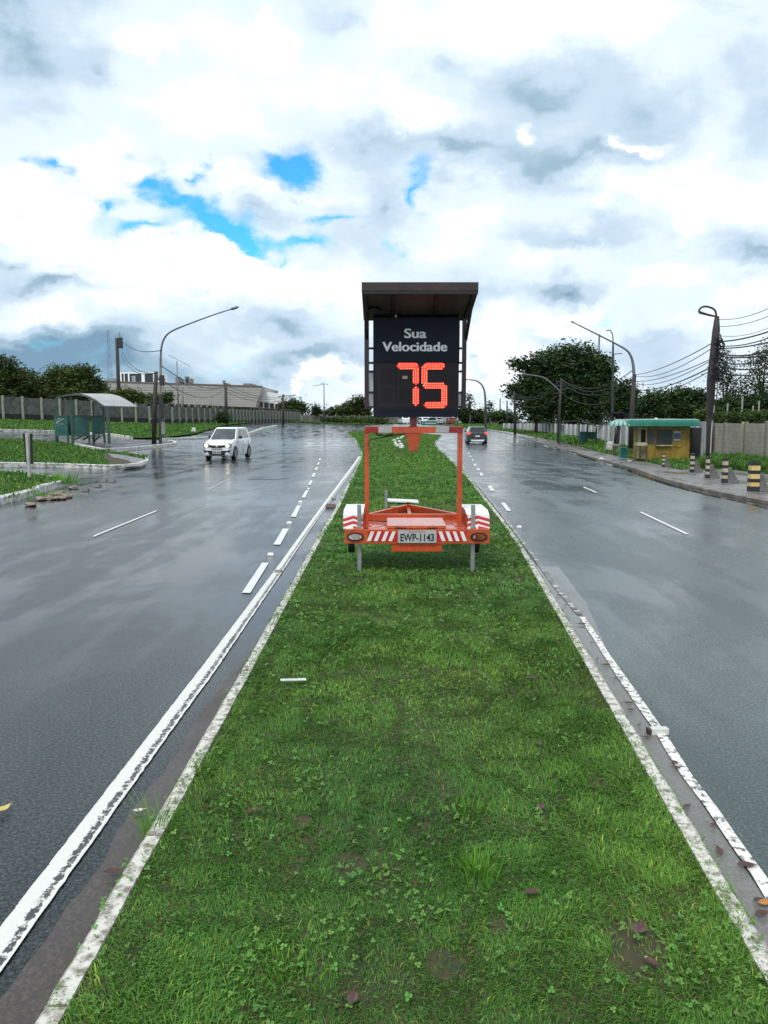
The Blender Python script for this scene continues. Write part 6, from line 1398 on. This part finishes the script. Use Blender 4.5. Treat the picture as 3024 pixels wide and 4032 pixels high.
tree('leafy_tree', 'dense dark tree behind the hedge above the block wall', 44, [(2860, 1605, 60, 34), (2930, 1600, 60, 36), (3010, 1598, 70, 42)], leafD, [2930], .10, 800, 11, 34, bright=1.1, hollow=.2)
tree('creeper_hedge', 'bright green hedge showing over the top of the block wall', wA.y + 2.2, [(2830, 1648, 45, 14), (2900, 1645, 55, 17), (2980, 1643, 60, 18), (3050, 1640, 50, 18)], leafB, [], .075, 620, 11, 35, cat='hedge', parts=('foliage',), hollow=.1, bright=.9)
tree('leafy_bush', 'yellow green bush between the kiosk and the hooked lamp pole', 42, [(2775, 1640, 28, 22)], leafB, [2775], .08, 170, 11, 36, cat='bush', parts=('foliage',), bright=.85, hollow=.1)
# palm behind the kiosk
q = at(2432, 1660, 50); q.z = float(T(q.x, q.y)); PT = empty('palm', q, 0, 'small palm with drooping fronds behind the left end of the kiosk awning', 'palm'); tp = at(2440, 1655, 50) - q
MB().tube([(0, 0, 0), tp], [.16, .12], 8, bark).build('trunk', None, PT)
for i in range(11):
    a0 = i * 2 * math.pi / 11 + .2; b = MB(); rn = random.Random(i); Lf = 1.5 + rn.random() * .5; el_ = rn.uniform(.5, 1.1)
    rib = [tp + Vector((math.cos(a0) * Lf * t_ * .85, math.sin(a0) * Lf * t_ * .85, Lf * (el_ * t_ - .95 * t_ * t_))) for t_ in np.linspace(0, 1, 12)]
    sd_ = Vector((-math.sin(a0), math.cos(a0), 0))
    for k in range(1, 12):
        for sg_ in (-1, 1):
            l_ = .42 * math.sin(math.pi * min(.95, k / 12 + .12)); e_ = rib[k] + sd_ * sg_ * l_ + Vector((0, 0, -.22 * l_ - .05)) + (rib[k] - rib[k - 1]) * 1.2; w_ = (rib[k] - rib[k - 1]) * .3; b.add([rib[k] - w_, rib[k] + w_, e_ + w_ * .2, e_ - w_ * .2], [(0, 1, 2, 3)], leafB)
    b.tube(rib, .015, 4, leafB); b.build('frond', None, PT)
# ================================================================ smaller things on the left
t_, s_ = thing_at('marker_sign', *c4(318, 1480), 'narrow marker board with black edges on a pale post on the near left island', 'road marker', zo=.10)
s_ = t_.location.y / F; whp = mat('weathered_white_post', (.42, .42, .38), .6, var=.2)
MB().box(-5 * s_, 5 * s_, -.02, .03, 0, 178 * s_, whp).build('post', None, t_)
b = MB(); b.add([(-19 * s_, .035, 178 * s_), (19 * s_, .035, 178 * s_), (16 * s_, .035, 58 * s_), (-11 * s_, .035, 58 * s_), (-19 * s_, .055, 178 * s_), (19 * s_, .055, 178 * s_), (16 * s_, .055, 58 * s_), (-11 * s_, .055, 58 * s_)], [(0, 1, 2, 3), (7, 6, 5, 4), (0, 4, 5, 1), (1, 5, 6, 2), (2, 6, 7, 3), (3, 7, 4, 0)], dk); b.build('board', None, t_)
b = MB(); b.add([(-9 * s_, .03, 178 * s_), (9 * s_, .03, 178 * s_), (7 * s_, .03, 58 * s_), (-6 * s_, .03, 58 * s_)], [(0, 1, 2, 3)], whp); b.build('pale_face', None, t_)
q = P(763, 1700, .1); r_ = empty('marker_stone', q, 0, 'small white painted marker block on the left verge above the hatchback', 'marker stone'); s_ = q.y / F
b = MB(); b.prism([(-8 * s_, 0), (8 * s_, 0), (5 * s_, 16 * s_), (-5 * s_, 16 * s_)], 'y', -.15, .15, refl_w).build('block', None, r_, bevel=.02); MB().box(-2 * s_, 2 * s_, -.16, -.15, 4 * s_, 10 * s_, mat('grey_mark', (.3, .3, .3), .6)).build('dark_mark', None, r_)
stud = mat('road_stud_dark', (.02, .018, .016), .4, var=.3)
def mkstud(px, py, wpx, m, lb, grp, h=.025):
    q = P(px, py, .004); s_ = q.y / F; r_ = MB(); w = wpx * s_ / 2; r_.add([(-w, -w * .8, 0), (w, -w * .8, 0), (w, w * .8, 0), (-w, w * .8, 0), (-w * .8, -w * .4, h), (w * .8, -w * .4, h), (w * .8, w * .4, h), (-w * .8, w * .4, h)], [(3, 2, 1, 0), (0, 1, 5, 4), (1, 2, 6, 5), (2, 3, 7, 6), (3, 0, 4, 7), (4, 5, 6, 7)], m)
    o_ = r_.build('road_stud', None, None); o_.location = q; return tag(o_, lb, 'road stud', grp)
for i, (x, y) in enumerate(((408, 1896), (441, 1897), (384, 1917), (337, 1934))): mkstud(x, y, 27, stud, 'raised dark road stud at the left junction, %s' % ('second from the right', 'rightmost', 'third from the right', 'leftmost')[i], 'dark road studs at the left junction', .06)
for o9, (x, y, w_) in zip(('nearest', 'second nearest', 'third nearest', 'farthest'), ((1066, 2185, 24), (1139, 2060, 19), (1183, 1977, 14), (1215, 1925, 10))): mkstud(x, y, w_, refl_w, o9 + ' pale reflector stud between the lane dashes of the left road', 'pale reflector studs between the lane dashes')
mkstud(1096, 2254, 32, mat('dirty_stud', (.16, .13, .11), .5), 'dirty brown reflector sitting on the left edge line', None); mkstud(1302, 1996, 42, mat('dark_red_debris', (.06, .02, .022), .5), 'flat dark red lump beside the left edge line near the trailer', None, .06); mkstud(1312, 1964, 20, mat('dirty_stud', (.16, .13, .11), .5), 'small dirty reflector on the edge line beyond the dark red lump', None)
for o9, x, y in (('farther', 1918, 2008), ('nearer', 2044, 2076)): mkstud(x, y, 18, refl_w, o9 + ' pale reflector stud beside the right kerb', 'pale reflector studs beside the right kerb')
# manhole / patch
pt_ = [P(*z7(x, y)) for x, y in ((410, 207), (450, 185), (640, 178), (820, 186), (790, 200), (620, 210))]
sheet('asphalt_patch', pt_, asphalt('dark_wet_patch', (.014, .016, .018), (.03, .032, .035), .1, .4), .006)
# rubble at the island kerb
rub = mat('broken_kerb_rubble', (.10, .06, .045), .7, col2=(.34, .27, .22), vscale=9, bump=.5); rn = random.Random(77)
RB = [(160, 1969), (185, 1962), (205, 1955), (222, 1951), (240, 1943), (255, 1958), (268, 1959), (228, 1966), (248, 1966), (120, 1992), (196, 1968), (290, 1925)]
def rock(name, q, r0, m, seed, sq=.6):
    rn = random.Random(seed); bm = bmesh.new(); bmesh.ops.create_icosphere(bm, subdivisions=2, radius=r0)
    for v in bm.verts: v.co *= rn.uniform(.78, 1.15); v.co.z *= sq; v.co.x *= 1.3
    me = bpy.data.meshes.new(name); bm.to_mesh(me); bm.free(); me.materials.append(m); o_ = link(name, me); o_.location = q; o_.rotation_euler = (0, 0, rn.uniform(0, 6)); return o_
for i, (x, y) in enumerate(RB): q = P(x, y, .0); q.z += .03; tag(rock('rubble_piece', q, rn.uniform(.07, .13), rub, i, .45), 'broken piece of kerb rubble lying in the road by the near left island', 'rubble', 'kerb rubble by the near left island')
# white painted stones in the median
for i, (x, y) in enumerate(((1552, 1737), (1566, 1730), (1556, 1746), (1572, 1741), (1560, 1754), (1577, 1752), (1568, 1760), (1583, 1759), (1582, 1766), (1586, 1722), (1578, 1727))):
    q = P(x, y, .08); q.z += .05; tag(rock('white_stone', q, .13, mat('limewashed_stone', (.55, .56, .54), .6, col2=(.75, .76, .74), vscale=5), 100 + i, .8), 'whitewashed stone in the small heap on the far median below the crossbeam', 'stone', 'heap of whitewashed stones on the far median')
# boards, litter, leaves
def flatthing(name, px, py, w, l, m, rz, lb, ct, zo=.0, h=.012, grp=None):
    q = P(px, py, zo); o_ = MB().box(-w / 2, w / 2, -l / 2, l / 2, 0, h, m).build(name, None, None, bevel=.003); o_.location = q; o_.rotation_euler = (R(2), R(3), rz); return tag(o_, lb, ct, grp)
flatthing('white_board', 1583, 1975, .60, .30, mat('dirty_white_board', (.70, .71, .70), .4, var=.1), R(4), 'white board lying flat on the grass behind the trailer drawbar', 'board', .115, .03)
flatthing('litter', 1155, 2678, .15, .03, mat('wet_paper', (.55, .57, .55), .5, var=.2, vscale=20), R(14), 'long white scrap of paper on the grass nearer than the trailer', 'litter', .118, .006)
r_ = empty('carton', P(2587, 2892, .0), R(3), 'small open white carton lying on the right edge line', 'carton')
b = MB(); b.box(-.035, .055, -.02, .02, .004, .036, mat('carton_white', (.62, .62, .58), .5)); b.build('carton_body', None, r_, bevel=.002); MB().box(-.052, -.037, -.017, .017, .006, .034, mat('carton_end', (.06, .03, .03), .6)).build('dark_end', None, r_)
lf = mat('wet_brown_leaf', (.045, .014, .010), .4, col2=(.10, .042, .024), vscale=30, coat=.3)
def leafobj(px, py, s0, rz, zo, lb, grp, m=lf, curl=.25):
    q = P(px, py, zo); b = MB(); n = 8; vs = []
    for i in range(n + 1):
        t_ = i / n; w_ = math.sin(math.pi * t_ ** .8) * .26 * s0; x = (t_ - .5) * s0; vs += [(x, -w_, .004 + curl * s0 * (t_ - .5) ** 2 + w_ * .3), (x, 0, .002 + curl * s0 * (t_ - .5) ** 2), (x, w_, .004 + curl * s0 * (t_ - .5) ** 2 + w_ * .3)]
    fs = []
    for i in range(n): fs += [(3 * i, 3 * i + 1, 3 * i + 4, 3 * i + 3), (3 * i + 1, 3 * i + 2, 3 * i + 5, 3 * i + 4)]
    b.add(vs, fs, m); b.tube([(s0 * .5, 0, .005), (s0 * .72, .01, .006)], .0012, 4, m); o_ = b.build('dead_leaf', None, None); o_.location = q; o_.rotation_euler = (0, 0, rz); return tag(o_, lb, 'leaf', grp)
GL = 'dead leaves in the right gutter'
for n9, (x, y, s0, rz) in enumerate(sorted(((2704, 3178, .05, .5), (2806, 3250, .045, 2.2), (2832, 3352, .06, 1.5), (2940, 3410, .075, 0), (3000, 3600, .06, .3), (2990, 3548, .05, .1), (2656, 3004, .05, 1.9), (2665, 3025, .04, 2.6), (2474, 2770, .06, 2.8), (2485, 2797, .05, .2), (2421, 2673, .035, 2.6), (2385, 2620, .06, 2.9), (2352, 2596, .04, 1.0), (2540, 2905, .05, 2.6), (2517, 2857, .03, .6), (2330, 2531, .03, 0), (2265, 2402, .05, 2.6), (2227, 2383, .04, 0), (2290, 2458, .08, 3.0), (2200, 2345, .05, 0)), key=lambda t: -t[1])):
    leafobj(x, y, s0 * .9, rz, .012, 'dead leaf or twig in the right gutter, number %d up from the corner' % (n9 + 1), GL)
for x, y, s0, rz, lb in ((2096, 3517, .055, .2, 'large dark red dead leaf on the grass right of the tall tuft'), (1390, 3933, .055, 1.4, 'curled brown leaf on the grass at the bottom of the median'), (1350, 2312, .05, .3, 'brown leaf on the grass left of and below the trailer'), (2518, 3660, .075, .9, 'jagged dark red leaf in the bare patch at the lower right of the median'),
        (1000, 3195, .06, .4, 'small dark leaf on the grass near the left kerb'), (450, 3436, .07, .2, 'dark red leaf against the left kerb stones'), (2130, 3180, .06, 1.0, 'reddish leaf on the grass in the upper right part of the foreground'), (2120, 2930, .05, 1.8, 'tiny brown leaf on the grass right of the median centre'), (2560, 3790, .05, 2.2, 'dark brown leaf just below the bare patch'), (2090, 2672, .07, .1, 'dark dead leaf on the grass near the right kerb')):
    leafobj(x, y, s0, rz, .098 if x != 450 else .02, lb, None)
yl = mat('yellow_scrap', (.50, .38, .05), .5, col2=(.62, .55, .25), vscale=25)
leafobj(14, 3190, .075, 1.2, .012, 'yellow curled scrap on the wet asphalt at the left edge', None, yl, .5); leafobj(548, 3195, .05, .4, .012, 'small whitish scrap beside the left gutter silt', None, mat('pale_scrap', (.6, .56, .5), .5), .5)
leafobj(3015, 3560, .055, .2, .012, 'orange brown leaf cut by the right edge of the photo', None, mat('orange_leaf', (.5, .2, .04), .4), .3)
# tufts
def tuft(name, px, py, n, h, w, spread, seed, lb, zo=.08, m=M_grass, bright=1.4, cat='grass tuft'):
    q = P(px, py, zo); rs = np.random.RandomState(seed); x = rs.randn(n) * spread * .4; y = rs.randn(n) * spread * .4; a_ = np.arctan2(y, x) + rs.randn(n) * .6; ln = rs.uniform(.15, .75, n); hh = h * rs.uniform(.5, 1.1, n); th = rs.rand(n) * 6.28; V_ = []; S = 5
    pts = []
    for i in range(S):
        t_ = i / (S - 1); r_ = ln * hh * t_ ** 1.6; z = hh * t_ * (1 - .35 * t_ * ln); ww = w * (1 - t_) ** .7 / 2 + .0003; c = np.stack([x + np.cos(a_) * r_, y + np.sin(a_) * r_, z], 1); s0 = np.stack([np.cos(th), np.sin(th), np.zeros(n)], 1) * ww; pts += [c - s0, c + s0]
    V_ = np.stack(pts, 1).reshape(-1, 3); k = np.arange(n)[:, None] * (2 * S); Q = np.concatenate([k + np.array([[2 * i, 2 * i + 1, 2 * i + 3, 2 * i + 2]]) for i in range(S - 1)]); tn = bright * rs.uniform(.6, 1.3, n); tint = np.repeat(np.stack([tn * 1.2, tn * 1.1, tn * .7], 1), 2 * S, 0)
    o_ = npmesh(name, V_, Q, tint, m); o_.location = q; return tag(o_, lb, cat)
tuft('grass_tuft', 1879, 3440, 200, .07, .003, .085, 1, 'tall bright grass tuft in the right half of the foreground'); tuft('grass_tuft', 1830, 3200, 90, .055, .003, .10, 2, 'smaller bright tuft farther up the median from the tall one'); tuft('grass_tuft', 1130, 3830, 150, .04, .004, .16, 3, 'soft low tuft at the bottom left of the median'); tuft('grass_tuft', 610, 3290, 90, .17, .003, .07, 4, 'wispy grass sprouting over the left kerb', zo=.04)
tuft('weed_plant', 246, 1905, 90, .42, .025, .4, 5, 'tall weed growing at the tip of the near left island', zo=.05, bright=1.3, cat='weed'); tuft('weed_plant', 160, 1962, 60, .22, .02, .3, 6, 'weed growing through the kerb of the near left island', zo=.0, bright=1.2, cat='weed')
